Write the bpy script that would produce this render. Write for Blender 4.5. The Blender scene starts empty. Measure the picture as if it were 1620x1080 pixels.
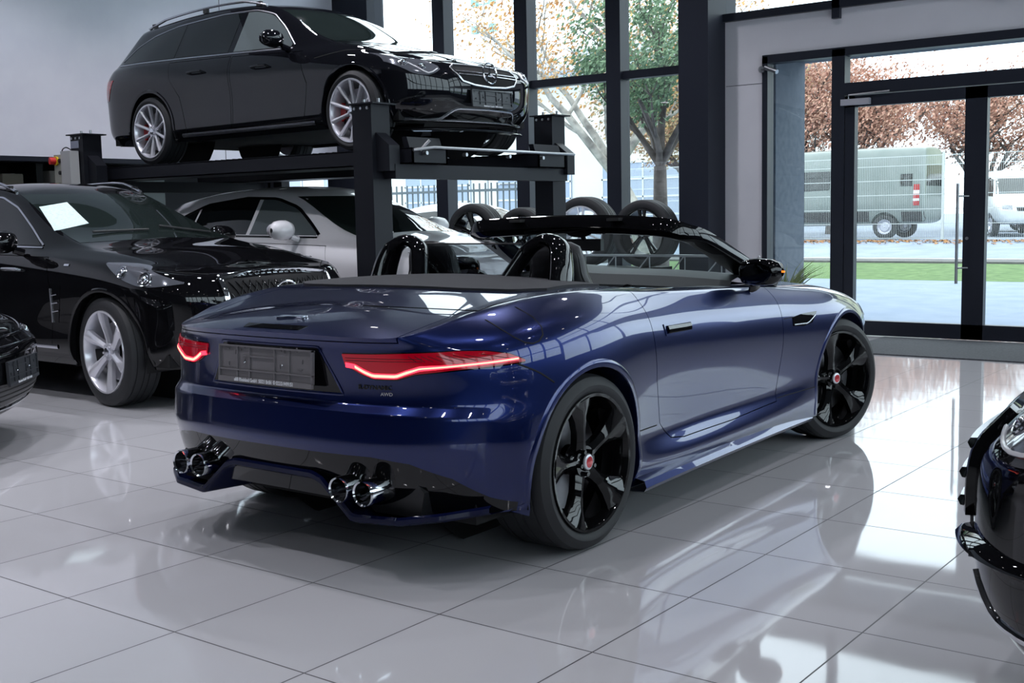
import bpy, bmesh, math, random
from math import sin, cos, pi, radians, sqrt, atan2
from mathutils import Vector, Matrix
from mathutils.bvhtree import BVHTree
from mathutils.interpolate import poly_3d_calc

random.seed(7)
SC = bpy.context.scene
COL = SC.collection

# ------------------------------------------------------------------ materials
def mat(name, color=(.5, .5, .5), rough=.5, metal=0., coat=0., coat_rough=.03, spec=.5, emit=None, estr=0., ior=1.5):
    m = bpy.data.materials.new(name); m.use_nodes = True
    b = m.node_tree.nodes['Principled BSDF']
    b.inputs['Base Color'].default_value = (*color, 1)
    b.inputs['Roughness'].default_value = rough
    b.inputs['Metallic'].default_value = metal
    b.inputs['Coat Weight'].default_value = coat
    b.inputs['Coat Roughness'].default_value = coat_rough
    b.inputs['Specular IOR Level'].default_value = spec
    b.inputs['IOR'].default_value = ior
    if emit:
        b.inputs['Emission Color'].default_value = (*emit, 1)
        b.inputs['Emission Strength'].default_value = estr
    return m

def noise_mix(m, scale, c1, c2, detail=4, lo=.35, hi=.65, bump=0., coord='Object', stretch=None):
    nt = m.node_tree; n = nt.nodes; l = nt.links
    b = n['Principled BSDF']
    tc = n.new('ShaderNodeTexCoord'); mp = n.new('ShaderNodeMapping')
    l.new(tc.outputs[coord], mp.inputs[0])
    if stretch: mp.inputs['Scale'].default_value = stretch
    t = n.new('ShaderNodeTexNoise'); t.inputs['Scale'].default_value = scale; t.inputs['Detail'].default_value = detail
    l.new(mp.outputs[0], t.inputs['Vector'])
    r = n.new('ShaderNodeValToRGB'); r.color_ramp.elements[0].position = lo; r.color_ramp.elements[1].position = hi
    r.color_ramp.elements[0].color = (*c1, 1); r.color_ramp.elements[1].color = (*c2, 1)
    l.new(t.outputs['Fac'], r.inputs[0]); l.new(r.outputs[0], b.inputs['Base Color'])
    if bump:
        bp = n.new('ShaderNodeBump'); bp.inputs['Strength'].default_value = bump
        l.new(t.outputs['Fac'], bp.inputs['Height']); l.new(bp.outputs[0], b.inputs['Normal'])
    return m

def glass_mat(name, tint=(1, 1, 1), rough=0.0, ior=1.5):
    m = bpy.data.materials.new(name); m.use_nodes = True
    nt = m.node_tree; n = nt.nodes; l = nt.links
    n.remove(n['Principled BSDF'])
    out = n['Material Output']
    tr = n.new('ShaderNodeBsdfTransparent'); tr.inputs[0].default_value = (*tint, 1)
    gl = n.new('ShaderNodeBsdfGlossy'); gl.inputs['Roughness'].default_value = rough
    lw = n.new('ShaderNodeLayerWeight'); lw.inputs[0].default_value = .5      # facing = 1 - |cos|
    pw = n.new('ShaderNodeMath'); pw.operation = 'POWER'; pw.inputs[1].default_value = 5; l.new(lw.outputs['Facing'], pw.inputs[0])
    fr = n.new('ShaderNodeMath'); fr.operation = 'MULTIPLY_ADD'; fr.inputs[1].default_value = .95; fr.inputs[2].default_value = .045; l.new(pw.outputs[0], fr.inputs[0])
    mx = n.new('ShaderNodeMixShader')
    l.new(fr.outputs[0], mx.inputs[0]); l.new(tr.outputs[0], mx.inputs[1]); l.new(gl.outputs[0], mx.inputs[2])
    l.new(mx.outputs[0], out.inputs[0])
    return m

# ------------------------------------------------------------------ mesh builder
class MB:
    def __init__(s): s.v = []; s.f = []; s.g = []
    def add(s, vs, fs):
        b = len(s.v); s.g.append((b, b + len(vs), len(s.f), len(s.f) + len(fs))); s.v += [tuple(v) for v in vs]; s.f += [tuple(i + b for i in f) for f in fs]; return s
    def box(s, c, d, M=None):
        x, y, z = (k / 2 for k in d)
        vs = [Vector((a, b, e)) for a in (-x, x) for b in (-y, y) for e in (-z, z)]
        if M is not None: vs = [M @ v for v in vs]
        vs = [v + Vector(c) for v in vs]
        return s.add(vs, [(0, 1, 3, 2), (4, 6, 7, 5), (0, 4, 5, 1), (2, 3, 7, 6), (0, 2, 6, 4), (1, 5, 7, 3)])
    def bb(s, a, b):
        return s.box([(a[i] + b[i]) / 2 for i in range(3)], [abs(b[i] - a[i]) for i in range(3)])
    def prism(s, pts, axis, a, b):
        n = len(pts)
        def P(p, h):
            if axis == 'x': return (h, p[0], p[1])
            if axis == 'y': return (p[0], h, p[1])
            return (p[0], p[1], h)
        vs = [P(p, a) for p in pts] + [P(p, b) for p in pts]
        fs = [tuple(range(n - 1, -1, -1)), tuple(range(n, 2 * n))] + [(i, (i + 1) % n, n + (i + 1) % n, n + i) for i in range(n)]
        return s.add(vs, fs)
    def tube(s, pts, r, n=10, closed=False, flat=None, up=None):
        """sweep a (possibly flattened) circle along pts; r number or list; flat=(a,b) ellipse factors with up vector"""
        pts = [Vector(p) for p in pts]; N = len(pts)
        rr = r if isinstance(r, (list, tuple)) else [r] * N
        rings = []
        prev = None
        for i, p in enumerate(pts):
            if closed: t = (pts[(i + 1) % N] - pts[i - 1])
            else: t = (pts[min(i + 1, N - 1)] - pts[max(i - 1, 0)])
            t = t.normalized() if t.length > 1e-9 else Vector((0, 0, 1))
            if up is not None: u = Vector(up); u = u - t * u.dot(t)
            elif prev is None: u = Vector((0, 0, 1)) if abs(t.z) < .9 else Vector((1, 0, 0)); u = u - t * u.dot(t)
            else: u = prev - t * prev.dot(t)
            if u.length < 1e-6: u = t.orthogonal()
            u.normalize(); prev = u; w = t.cross(u)
            fa, fb = flat or (1, 1)
            rings.append([p + (u * cos(2 * pi * k / n) * fa + w * sin(2 * pi * k / n) * fb) * rr[i] for k in range(n)])
        vs = [v for rg in rings for v in rg]; fs = []
        M_ = N if closed else N - 1
        for i in range(M_):
            j = (i + 1) % N
            for k in range(n):
                fs.append((i * n + k, i * n + (k + 1) % n, j * n + (k + 1) % n, j * n + k))
        if not closed: fs += [tuple(range(n - 1, -1, -1)), tuple((N - 1) * n + k for k in range(n))]
        return s.add(vs, fs)
    def cyl(s, a, b, r, n=20, r2=None):
        return s.tube([a, b], [r, r if r2 is None else r2], n)
    def lathe(s, prof, n=48, axis='y', c=(0, 0, 0), closed=True):
        """prof = [(axial, radius)], closed loop profile"""
        vs = []; m = len(prof)
        for k in range(n):
            a = 2 * pi * k / n
            for (h, r) in prof:
                if axis == 'y': p = (r * cos(a), h, r * sin(a))
                elif axis == 'x': p = (h, r * cos(a), r * sin(a))
                else: p = (r * cos(a), r * sin(a), h)
                vs.append((p[0] + c[0], p[1] + c[1], p[2] + c[2]))
        fs = []
        for k in range(n):
            k2 = (k + 1) % n
            for i in range(m if closed else m - 1):
                j = (i + 1) % m
                fs.append((k * m + i, k * m + j, k2 * m + j, k2 * m + i))
        return s.add(vs, fs)
    def grid(s, G):
        R_, C_ = len(G), len(G[0]); vs = [p for r in G for p in r]
        return s.add(vs, [(i * C_ + j, i * C_ + j + 1, (i + 1) * C_ + j + 1, (i + 1) * C_ + j) for i in range(R_ - 1) for j in range(C_ - 1)])
    def sphere(s, c, r, n=16, m=10):
        rx, ry, rz = r if isinstance(r, (tuple, list)) else (r, r, r)
        G = [[(c[0] + rx * sin(pi * i / m) * cos(2 * pi * j / n), c[1] + ry * sin(pi * i / m) * sin(2 * pi * j / n), c[2] + rz * cos(pi * i / m)) for j in range(n + 1)] for i in range(m + 1)]
        return s.grid(G)
    def mesh(s, name='m', fix=True):
        me = bpy.data.meshes.new(name); me.from_pydata(s.v, [], s.f)
        if fix:
            bm = bmesh.new(); bm.from_mesh(me)
            bmesh.ops.remove_doubles(bm, verts=bm.verts, dist=1e-5)
            bmesh.ops.recalc_face_normals(bm, faces=bm.faces)
            bm.to_mesh(me); bm.free()
        return me

def smooth(me, ang=35):
    me.polygons.foreach_set('use_smooth', [True] * len(me.polygons))
    me.set_sharp_from_angle(angle=radians(ang))

def link(name, me, m=None, parent=None, ang=35, **props):
    if isinstance(me, MB): me = me.mesh(name)
    if ang: smooth(me, ang)
    if m is not None:
        me.materials.clear(); me.materials.append(m)
    o = bpy.data.objects.new(name, me); COL.objects.link(o)
    if parent is not None: o.parent = parent
    for k, v in props.items(): o[k] = v
    return o

def link_split(name, mb, m=None, parent=None, ang=35):
    for (a, b, c, d) in mb.g:
        q = MB(); q.add(mb.v[a:b], [tuple(i - a for i in f) for f in mb.f[c:d]]); link(name, q, m, parent, ang)

def thing(name, label, cat, loc=(0, 0, 0), rz=0, group=None):
    o = bpy.data.objects.new(name, None); COL.objects.link(o)
    o.empty_display_size = .1
    o.location = loc; o.rotation_euler = (0, 0, rz)
    o['label'] = label; o['category'] = cat
    if group: o['group'] = group
    return o

def struct(name, me, m, ang=0, parent=None):
    o = link(name, me, m, parent, ang); o['kind'] = 'structure'; return o

def tag(o, label, cat, group=None):
    o['label'] = label; o['category'] = cat
    if group: o['group'] = group
    return o

def evaluated(me, mods):
    """run modifiers on a mesh and return the new mesh"""
    o = bpy.data.objects.new('tmp', me); COL.objects.link(o)
    for t, kw in mods:
        md = o.modifiers.new('m', t)
        for k, v in kw.items(): setattr(md, k, v)
    dg = bpy.context.evaluated_depsgraph_get(); dg.update()
    new = bpy.data.meshes.new_from_object(o.evaluated_get(dg))
    bpy.data.objects.remove(o)
    return new

def boolean(me, cutter, op='DIFFERENCE'):
    if isinstance(cutter, MB): cutter = cutter.mesh('cut')
    c = bpy.data.objects.new('cutter', cutter); COL.objects.link(c)
    r = evaluated(me, [('BOOLEAN', dict(operation=op, object=c, solver='EXACT'))])
    bpy.data.objects.remove(c); bpy.data.meshes.remove(cutter)
    return r

# ------------------------------------------------------------------ surface source for normals and snapping
class Surf:
    def __init__(s, me):
        me.polygons.foreach_set('use_smooth', [True] * len(me.polygons))
        me.set_sharp_from_angle(angle=radians(40))
        s.me = me
        s.co = [v.co.copy() for v in me.vertices]
        s.polys = [tuple(p.vertices) for p in me.polygons]
        s.ls = [p.loop_start for p in me.polygons]
        s.cn = [Vector(n.vector) for n in me.corner_normals]
        s.bvh = BVHTree.FromPolygons(s.co, s.polys)
    def normal_at(s, p):
        loc, n, i, d = s.bvh.find_nearest(p)
        if loc is None: return None, None, 9
        vs = [s.co[v] for v in s.polys[i]]
        w = poly_3d_calc(vs, loc)
        nn = Vector((0, 0, 0))
        for k in range(len(vs)): nn += s.cn[s.ls[i] + k] * w[k]
        return nn.normalized(), n, d
    def apply(s, me):
        me.polygons.foreach_set('use_smooth', [True] * len(me.polygons))
        out = [None] * len(me.loops)
        vco = [v.co.copy() for v in me.vertices]
        for p in me.polygons:
            c = p.center; fn = p.normal.copy()
            nn, gn, d = s.normal_at(c)
            ok = nn is not None and d < .004 and fn.dot(gn) > .7
            for li in p.loop_indices:
                if ok:
                    q = vco[me.loops[li].vertex_index]
                    q2 = q + (c - q) * .05
                    a, g, d2 = s.normal_at(q2)
                    out[li] = a if (a is not None and a.dot(fn) > .5) else fn
                else: out[li] = fn
        me.normals_split_custom_set([tuple(v) for v in out])
        return me
    DIR = {'R': (0, 1, 0), 'L': (0, -1, 0), 'F': (-1, 0, 0), 'B': (1, 0, 0), 'T': (0, 0, -1)}
    def hit(s, mode, a, b):
        """R/L: (s,z); F/B: (w,z) w to the right (-y); T: (s,w)"""
        if mode in 'RL': o = Vector((a, -3 if mode == 'R' else 3, b))
        elif mode in 'FB': o = Vector((9 if mode == 'F' else -9, -a, b))
        elif mode == 'T': o = Vector((a, -b, 4))
        d = Vector(s.DIR[mode])
        loc, n, i, dist = s.bvh.ray_cast(o, d)
        if loc is None or n is None:
            q = Vector(o)
            if mode in 'RL': q.y = -.7 if mode == 'R' else .7
            elif mode in 'FB': q.x = 3.3 if mode == 'F' else -.9
            else: q.z = .8
            loc, n, i, dist = s.bvh.find_nearest(q)
        nn, _, _ = s.normal_at(loc)
        if nn.dot(d) > 0: nn = -nn
        return loc, nn

def resample(pts, n):
    pts = [Vector(p) for p in pts]
    L = [0]
    for i in range(1, len(pts)): L.append(L[-1] + (pts[i] - pts[i - 1]).length)
    T = L[-1]; out = []; j = 0
    for k in range(n):
        t = T * k / (n - 1)
        while j < len(L) - 2 and L[j + 1] < t: j += 1
        d = L[j + 1] - L[j]
        u = 0 if d < 1e-12 else (t - L[j]) / d
        out.append(pts[j].lerp(pts[j + 1], min(max(u, 0), 1)))
    return out

def crom(pts, n, closed=False):
    """smooth Catmull-Rom through points"""
    P = [Vector(p) for p in pts]; N = len(P); out = []
    seg = N if closed else N - 1
    for i in range(seg):
        if closed: p0, p1, p2, p3 = P[i - 1], P[i], P[(i + 1) % N], P[(i + 2) % N]
        else: p0, p1, p2, p3 = P[max(i - 1, 0)], P[i], P[i + 1], P[min(i + 2, N - 1)]
        for k in range(n):
            t = k / n
            out.append(.5 * ((2 * p1) + (p2 - p0) * t + (2 * p0 - 5 * p1 + 4 * p2 - p3) * t * t + (3 * p1 - p0 - 3 * p2 + p3) * t ** 3))
    if not closed: out.append(P[-1])
    return out

def patch(surf, mode, top, bot, n=24, m=6, off=.003, th=.006, mb=None, sm=False):
    """sheet conforming to the body between two 2D polylines (projected along mode), closed with a rim"""
    mb = mb or MB()
    if sm: top = [tuple(p) for p in crom([(*p, 0) for p in top], 6)]; bot = [tuple(p) for p in crom([(*p, 0) for p in bot], 6)]
    T = resample([(p[0], p[1], 0) for p in top], n); B = resample([(p[0], p[1], 0) for p in bot], n)
    G = []; GI = []
    for i in range(m + 1):
        r = []; ri = []
        for j in range(n):
            q = T[j].lerp(B[j], i / m)
            loc, nn = surf.hit(mode, q.x, q.y)
            r.append(loc + nn * off); ri.append(loc + nn * (off - th))
        G.append(r); GI.append(ri)
    mb.grid(G); mb.grid(GI)
    mb.grid([G[0], GI[0]]); mb.grid([G[-1], GI[-1]])
    mb.grid([[g[0] for g in G], [g[0] for g in GI]]); mb.grid([[g[-1] for g in G], [g[-1] for g in GI]])
    return mb

def strip(surf, mode, pts, width, off=.002, th=.004, closed=False, sm=False, mb=None, step=.03):
    """narrow conforming band along a 2D polyline"""
    mb = mb or MB()
    P = [Vector((p[0], p[1], 0)) for p in pts]
    if sm: P = crom(P, 8, closed)
    if closed: P = P + [P[0]]
    L = sum((P[i] - P[i - 1]).length for i in range(1, len(P)))
    if L < 1e-6: return mb
    P = resample(P, max(4, int(L / step)))
    W3 = [surf.hit(mode, p.x, p.y) for p in P]
    locs = [a for a, b in W3]; N = len(locs); G = []
    for i in range(N):
        if closed: t = locs[(i + 1) % (N - 1)] - locs[(i - 1) % (N - 1)] if N > 2 else locs[-1] - locs[0]
        else: t = locs[min(i + 1, N - 1)] - locs[max(i - 1, 0)]
        nn = W3[i][1]; t = t - nn * t.dot(nn)
        if t.length < 1e-9: t = nn.orthogonal()
        sd = t.normalized().cross(nn)
        w = width[min(int(i / N * len(width)), len(width) - 1)] if isinstance(width, list) else width
        a = locs[i] - sd * w / 2; b = locs[i] + sd * w / 2
        G.append([a + nn * (off - th), a + nn * off, locs[i] + nn * (off + w * .12), b + nn * off, b + nn * (off - th)])
    mb.grid(G)
    return mb

def seam(surf, mode, pts, mb=None, w=.006, closed=False, sm=False):
    return strip(surf, mode, pts, w, .0018, .003, closed, sm, mb)

# ------------------------------------------------------------------ shared materials
M = {}
M['blue'] = mat('blue_metallic_paint', (.004, .013, .092), .28, .8, 1.0, .010)
M['black_paint'] = mat('black_paint', (.004, .004, .005), .3, .0, 1.0, .01, spec=0)
M['graphite_paint'] = mat('black_metallic_paint', (.006, .0065, .009), .35, .0, 1.0, .012, spec=0)
M['white_paint'] = mat('white_paint', (.80, .79, .82), .3, .0, 1.0, .012)
M['gloss_black'] = mat('gloss_black', (.004, .004, .005), .2, 0, 1.0, .02, spec=0)
M['satin_black'] = mat('satin_black', (.012, .012, .014), .42)
M['trim'] = mat('black_plastic', (.018, .018, .02), .6)
M['rubber'] = mat('tyre_rubber', (.017, .018, .021), .62)
M['liner'] = mat('arch_liner', (.006, .006, .007), .9)
M['chrome'] = mat('chrome', (.82, .84, .88), .07, 1)
M['mirror'] = mat('dark_mirror', (.05, .055, .065), .03, 1)
M['satin_chrome'] = mat('satin_chrome', (.6, .61, .66), .25, 1)
M['alloy'] = mat('silver_alloy', (.55, .55, .62), .3, .7)
M['bright_alloy'] = mat('bright_alloy', (.80, .80, .86), .25, .55)
M['black_alloy'] = mat('gloss_black_alloy', (.004, .004, .0045), .2, 0, .9, .03, spec=.0)
M['steel'] = mat('brake_disc_steel', (.25, .25, .27), .35, 1)
M['red'] = mat('red_caliper', (.55, .015, .02), .35, 0, .5)
M['dark_glass'] = mat('tinted_car_glass', (.006, .008, .009), .02, 0, .0, spec=.6)
M['light_glass'] = mat('car_side_glass', (.10, .12, .125), .03, 0, .0, spec=.6)
M['screen_glass'] = mat('windscreen_glass', (.012, .018, .017), .02, 0, 0, spec=.6)
M['leather'] = mat('black_leather', (.018, .018, .021), .42)
M['dash'] = mat('dashboard_vinyl', (.03, .032, .036), .5)
M['canvas'] = noise_mix(mat('tonneau_cover', (.03, .03, .034), .85), 900, (.03, .03, .036), (.045, .045, .052), bump=.1)
M['lens_red'] = mat('red_lamp_lens', (.07, .0, .003), .1, 0, .35, .01, emit=(1, .0, .03), estr=.16)
M['lens_red_dark'] = mat('unlit_red_lamp_lens', (.42, .012, .016), .1, 0, .8, .01)
M['led_red'] = mat('lit_tail_light_strip', (.8, .1, .1), .3, emit=(1, .015, .04), estr=3.2)
M['led_core'] = mat('lit_tail_light_core', (.8, .3, .2), .3, emit=(1, .34, .20), estr=2.6)
M['lens_clear'] = mat('headlamp_lens', (.17, .18, .21), .10, .4, 1, .01)
M['lamp_bowl'] = mat('headlamp_reflector', (.7, .72, .76), .12, 1)
M['amber'] = mat('amber_indicator', (.8, .2, .02), .2, emit=(1, .25, .03), estr=1.2)
M['white_lamp'] = mat('white_lens', (.75, .75, .78), .2, 0, .5)
M['white_print'] = mat('white_print', (.75, .76, .8), .5)
M['navy'] = mat('dark_navy_lower_paint', (.003, .005, .028), .3, .0, .5, .02, spec=0)
M['paper'] = mat('white_paper', (.78, .86, .84), .6)
M['holder'] = mat('grey_plate_holder', (.17, .16, .17), .34)
M['holder_dark'] = mat('dark_plate_holder', (.035, .038, .045), .4)
SKY, SPOT, LAMP, EXPO = 3.3, 120, 14, 0.28
# ------------------------------------------------------------------ car helpers (car frame: x forward, y left, z up; w = -y)
def cage_mesh(rows, crease_rows=None, level=2, cols_crease=None):
    """rows[i][k] = (s, w, z) for the right half; mirrored to the left"""
    bm = bmesh.new(); key = {}
    def V(p):
        k = (round(p[0], 4), round(p[1], 4), round(p[2], 4))
        if k not in key: key[k] = bm.verts.new(p)
        return key[k]
    cr = {}
    R_, K_ = len(rows), len(rows[0])
    for sg in (-1, 1):
        for i in range(R_ - 1):
            for k in range(K_ - 1):
                q = [rows[i][k], rows[i][k + 1], rows[i + 1][k + 1], rows[i + 1][k]]
                vs = []
                for (s, w, z) in q:
                    v = V((s, sg * w, z))
                    if v not in vs: vs.append(v)
                if len(vs) >= 3:
                    try: bm.faces.new(vs)
                    except ValueError: pass
        for i, c in (crease_rows or {}).items():
            for k in range(K_ - 1):
                cc = c(k) if callable(c) else c
                a = V((rows[i][k][0], sg * rows[i][k][1], rows[i][k][2])); b = V((rows[i][k + 1][0], sg * rows[i][k + 1][1], rows[i][k + 1][2]))
                if a != b: cr[(a, b)] = cc
    lay = bm.edges.layers.float.new('crease_edge')
    for (a, b), c in cr.items():
        e = bm.edges.get((a, b))
        if e: e[lay] = c
    bmesh.ops.recalc_face_normals(bm, faces=bm.faces)
    me = bpy.data.meshes.new('cage'); bm.to_mesh(me); bm.free()
    # make sure normals point outwards
    c = sum((Vector(v.co) for v in me.vertices), Vector()) / len(me.vertices)
    tot = sum((p.center - c).dot(p.normal) * p.area for p in me.polygons)
    if tot < 0: me.flip_normals()
    return evaluated(me, [('SUBSURF', dict(levels=level, render_levels=level, boundary_smooth='PRESERVE_CORNERS'))])

def shell(me, th=.018):
    return evaluated(me.copy(), [('SOLIDIFY', dict(thickness=th, offset=-1.0, use_even_offset=False))])

def arch_cutter(axles, r, wi=.45, wo=1.3, zc=.343):
    mb = MB()
    for s in axles:
        for sg in (-1, 1):
            mb.cyl((s, sg * wi, zc), (s, sg * wo, zc), r, 56)
    return mb

def arch_lip(surf, sx, zc, r, side, z0, w1=.012, w2=.018, out=.004, deep=.09):
    """moulding round the wheel opening"""
    mb = MB(); G = []
    a0 = -math.asin(min(1, (zc - z0) / r)) if z0 < zc else 0
    n = 44
    for i in range(n + 1):
        a = a0 + (pi - 2 * a0) * i / n
        def at(rr):
            loc, nn = surf.hit('R' if side < 0 else 'L', sx + rr * cos(a), max(zc + rr * sin(a), z0 - .005))
            return loc
        p0 = at(r + w1 + w2); p1 = at(r + w1); p2 = at(r + .003)
        o = Vector((0, side, 0))
        yl = max(abs(p2.y), .5) * side
        p1 = p1 + o * out; p2 = Vector((sx + r * cos(a), yl, max(zc + r * sin(a), z0 - .005))) + o * out * .8
        q = Vector((sx + (r - .006) * cos(a), yl - side * deep, max(zc + (r - .006) * sin(a), z0 - .005)))
        G.append([p0, p0.lerp(p1, .5) + o * out * .55, p1, p2, q])
    mb.grid(G)
    return mb

def liner(sx, zc, r, side, w_out, w_in=.42):
    mb = MB(); n = 28; G = []
    for i in range(n + 1):
        a = -.3 + (pi + .6) * i / n
        G.append([(sx + r * cos(a), side * w_out, zc + r * sin(a)), (sx + r * cos(a), side * w_in, zc + r * sin(a))])
    mb.grid(G)
    mb.add([(sx + r * cos(2 * pi * i / 24), side * w_in, zc + r * sin(2 * pi * i / 24)) for i in range(24)], [tuple(range(24))])
    return mb

def tyre_mb(R_, W, rr):
    h = W / 2
    prof = [(h - .035, rr - .008), (h - .012, rr + .004), (h - .002, rr + .02), (h, rr + (R_ - rr) * .45), (h - .006, R_ - .03), (h - .018, R_ - .010), (h - .035, R_ - .003),
            (h * .62, R_), (h * .60, R_ - .007), (h * .56, R_ - .007), (h * .54, R_), (h * .2, R_), (h * .18, R_ - .007), (h * .12, R_ - .007), (h * .10, R_)]
    prof = prof + [(-a, b) for a, b in reversed(prof)]
    return MB().lathe(prof, 96, 'y')

def rim_mb(kind, rr, W):
    """rim with its face towards -y (outboard for the right side), centred on the tyre"""
    mb = MB(); h = W / 2
    # barrel
    prof = [(-h + .012, rr + .006), (-h + .002, rr + .002), (-h + .004, rr - .010), (-h + .02, rr - .018), (-h + .05, rr - .024), (h * .2, rr - .05), (h - .03, rr - .03), (h - .02, rr), (h * .2, rr - .04), (-h + .05, rr - .012), (-h + .025, rr - .004)]
    mb.lathe(prof, 72, 'y')
    def spoke(a, rs, hw, fx, th, ridge=.010, skew=None):
        G = []
        for i, r in enumerate(rs):
            w = hw[i]; y = -h + fx[i]; sk = skew[i] if skew else 0
            loop = [(-w, y + th), (-w, y + .006), (-w * .25, y - ridge), (w * .25, y - ridge), (w, y + .006), (w, y + th)]
            row = []
            for t, yy in loop:
                t += sk
                row.append((r * cos(a) - t * sin(a), yy, r * sin(a) + t * cos(a)))
            row.append(row[0]); G.append(row)
        mb.grid(G)
        for e in (0, -1): mb.add(G[e][:-1], [tuple(range(6))])
    if kind == 'blade5':
        for k in range(5):
            a = pi / 2 + .22 + 2 * pi * k / 5
            spoke(a, [.045, .09, .13, .18, .225, rr - .008], [.036, .026, .026, .042, .068, .098], [.050, .045, .038, .028, .018, .012], .035, .012)
        hub = .062
    elif kind == 'ten':
        for k in range(10):
            a = pi / 2 + 2 * pi * k / 10
            spoke(a, [.04, .10, .17, rr - .006], [.017, .013, .014, .017], [.045, .036, .02, .004], .03, .004)
        hub = .06
    elif kind == 'twist6':
        for k in range(6):
            a = pi / 2 + .06 + 2 * pi * k / 6
            spoke(a, [.045, .09, .15, .21, rr - .006], [.030, .024, .028, .038, .05], [.05, .045, .034, .02, .01], .035, .010, [0, 0, .006, .014, .022])
        hub = .062
    elif kind == 'double5':
        for k in range(5):
            for d in (-.16, .16):
                a = pi / 2 + 2 * pi * k / 5 + d * .75
                spoke(a, [.04, .10, .17, rr - .006], [.020, .014, .013, .016], [.045, .036, .02, .006], .03, .004)
        hub = .062
    elif kind == 'multi':
        for k in range(7):
            for d in (-.13, .13):
                a = pi / 2 + 2 * pi * k / 7 + d
                spoke(a, [.04, .10, .17, rr - .006], [.012, .009, .009, .011], [.04, .03, .016, .004], .03, .003)
        hub = .055
    elif kind == 'steel':
        mb.lathe([(-h + .03, rr - .01), (-h + .05, .16), (-h + .02, .12), (-h + .02, .03), (-h + .06, .03), (-h + .06, .12), (-h + .08, .16), (-h + .06, rr - .01)], 40, 'y')
        hub = .06
    mb.lathe([(-h + .035, 0.001), (-h + .032, hub * .55), (-h + .042, hub * .6), (-h + .042, hub), (-h + .06, hub + .004), (-h + .10, hub), (-h + .10, .001)], 40, 'y')
    for k in range(5):   # wheel nuts
        a = pi / 2 + .5 + 2 * pi * k / 5
        mb.cyl((.048 * cos(a), -h + .045, .048 * sin(a)), (.048 * cos(a), -h + .026, .048 * sin(a)), .0085, 8)
    return mb

WCACHE = {}
def wheel(parent, loc, kind, R_, W, rr, rim_m, side, steer=0., cap=None, caliper=None, name='wheel', top=None):
    key = (kind, R_, W, rr, rim_m.name, cap)
    if key not in WCACHE:
        t = tyre_mb(R_, W, rr).mesh('tyre'); smooth(t, 30); t.materials.append(M['rubber'])
        r = rim_mb(kind, rr, W).mesh('rim'); smooth(r, 28); r.materials.append(rim_m)
        c = MB().lathe([(-W / 2 + .036, .001), (-W / 2 + .022, .001), (-W / 2 + .0225, .022), (-W / 2 + .026, .030), (-W / 2 + .036, .031)], 28, 'y').mesh('hub_cap'); smooth(c, 30)
        c.materials.append(M['chrome'] if cap is None else cap_mat(cap))
        d = MB().lathe([(-.02, .06), (-.02, rr * .72), (.012, rr * .72), (.012, .06)], 48, 'y').mesh('brake_disc'); smooth(d, 30); d.materials.append(M['steel'])
        WCACHE[key] = (t, r, c, d)
    t, r, c, d = WCACHE[key]
    o = bpy.data.objects.new(name, t); COL.objects.link(o); o.parent = parent
    o.location = loc; o.rotation_euler = (0, 0, (0 if side < 0 else pi) + steer)
    for nm, me in (('rim', r), ('hub_cap', c), ('brake_disc', d)):
        if top and nm == 'brake_disc': continue
        q = bpy.data.objects.new(nm, me); COL.objects.link(q); q.parent = o
    if caliper:
        a0 = 2.75
        mb = MB(); G = []
        for i in range(9):
            a = a0 + .75 * i / 8
            G.append([(rk * cos(a), y, rk * sin(a)) for rk, y in ((rr * .55, -.045), (rr * .82, -.045), (rr * .82, .03), (rr * .55, .03), (rr * .55, -.045))])
        mb.grid(G)
        q = link('brake_caliper', mb, caliper, o); 
    return o

def cap_mat(kind):
    if kind == 'redcap':
        if 'redcap' not in M:
            m = mat('red_wheel_badge', (.5, .02, .03), .25, .3, .5); M['redcap'] = m
            nt = m.node_tree; n = nt.nodes; l = nt.links
            tc = n.new('ShaderNodeTexCoord'); sx = n.new('ShaderNodeSeparateXYZ'); l.new(tc.outputs['Object'], sx.inputs[0])
            cx = n.new('ShaderNodeMath'); cx.operation = 'POWER'; cx.inputs[1].default_value = 2; l.new(sx.outputs[0], cx.inputs[0])
            cz = n.new('ShaderNodeMath'); cz.operation = 'POWER'; cz.inputs[1].default_value = 2; l.new(sx.outputs[2], cz.inputs[0])
            ad = n.new('ShaderNodeMath'); ad.operation = 'ADD'; l.new(cx.outputs[0], ad.inputs[0]); l.new(cz.outputs[0], ad.inputs[1])
            gt = n.new('ShaderNodeMath'); gt.operation = 'GREATER_THAN'; gt.inputs[1].default_value = .022 ** 2; l.new(ad.outputs[0], gt.inputs[0])
            mx = n.new('ShaderNodeMix'); mx.data_type = 'RGBA'; mx.inputs[6].default_value = (.5, .02, .03, 1); mx.inputs[7].default_value = (.7, .7, .75, 1)
            l.new(gt.outputs[0], mx.inputs[0]); l.new(mx.outputs[2], n['Principled BSDF'].inputs['Base Color'])
        return M['redcap']
    return M[kind]

def text_mesh(s, size, ext=.001, bold=False, sx=1.0):
    c = bpy.data.curves.new('t', 'FONT'); c.body = s; c.size = size; c.extrude = ext; c.align_x = 'CENTER'; c.align_y = 'CENTER'
    if bold: c.offset = size * .018
    o = bpy.data.objects.new('t', c); COL.objects.link(o)
    dg = bpy.context.evaluated_depsgraph_get(); dg.update()
    me = bpy.data.meshes.new_from_object(o.evaluated_get(dg))
    bpy.data.objects.remove(o)
    if sx != 1: me.transform(Matrix.Diagonal((sx, 1, 1, 1)))
    return me

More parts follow.
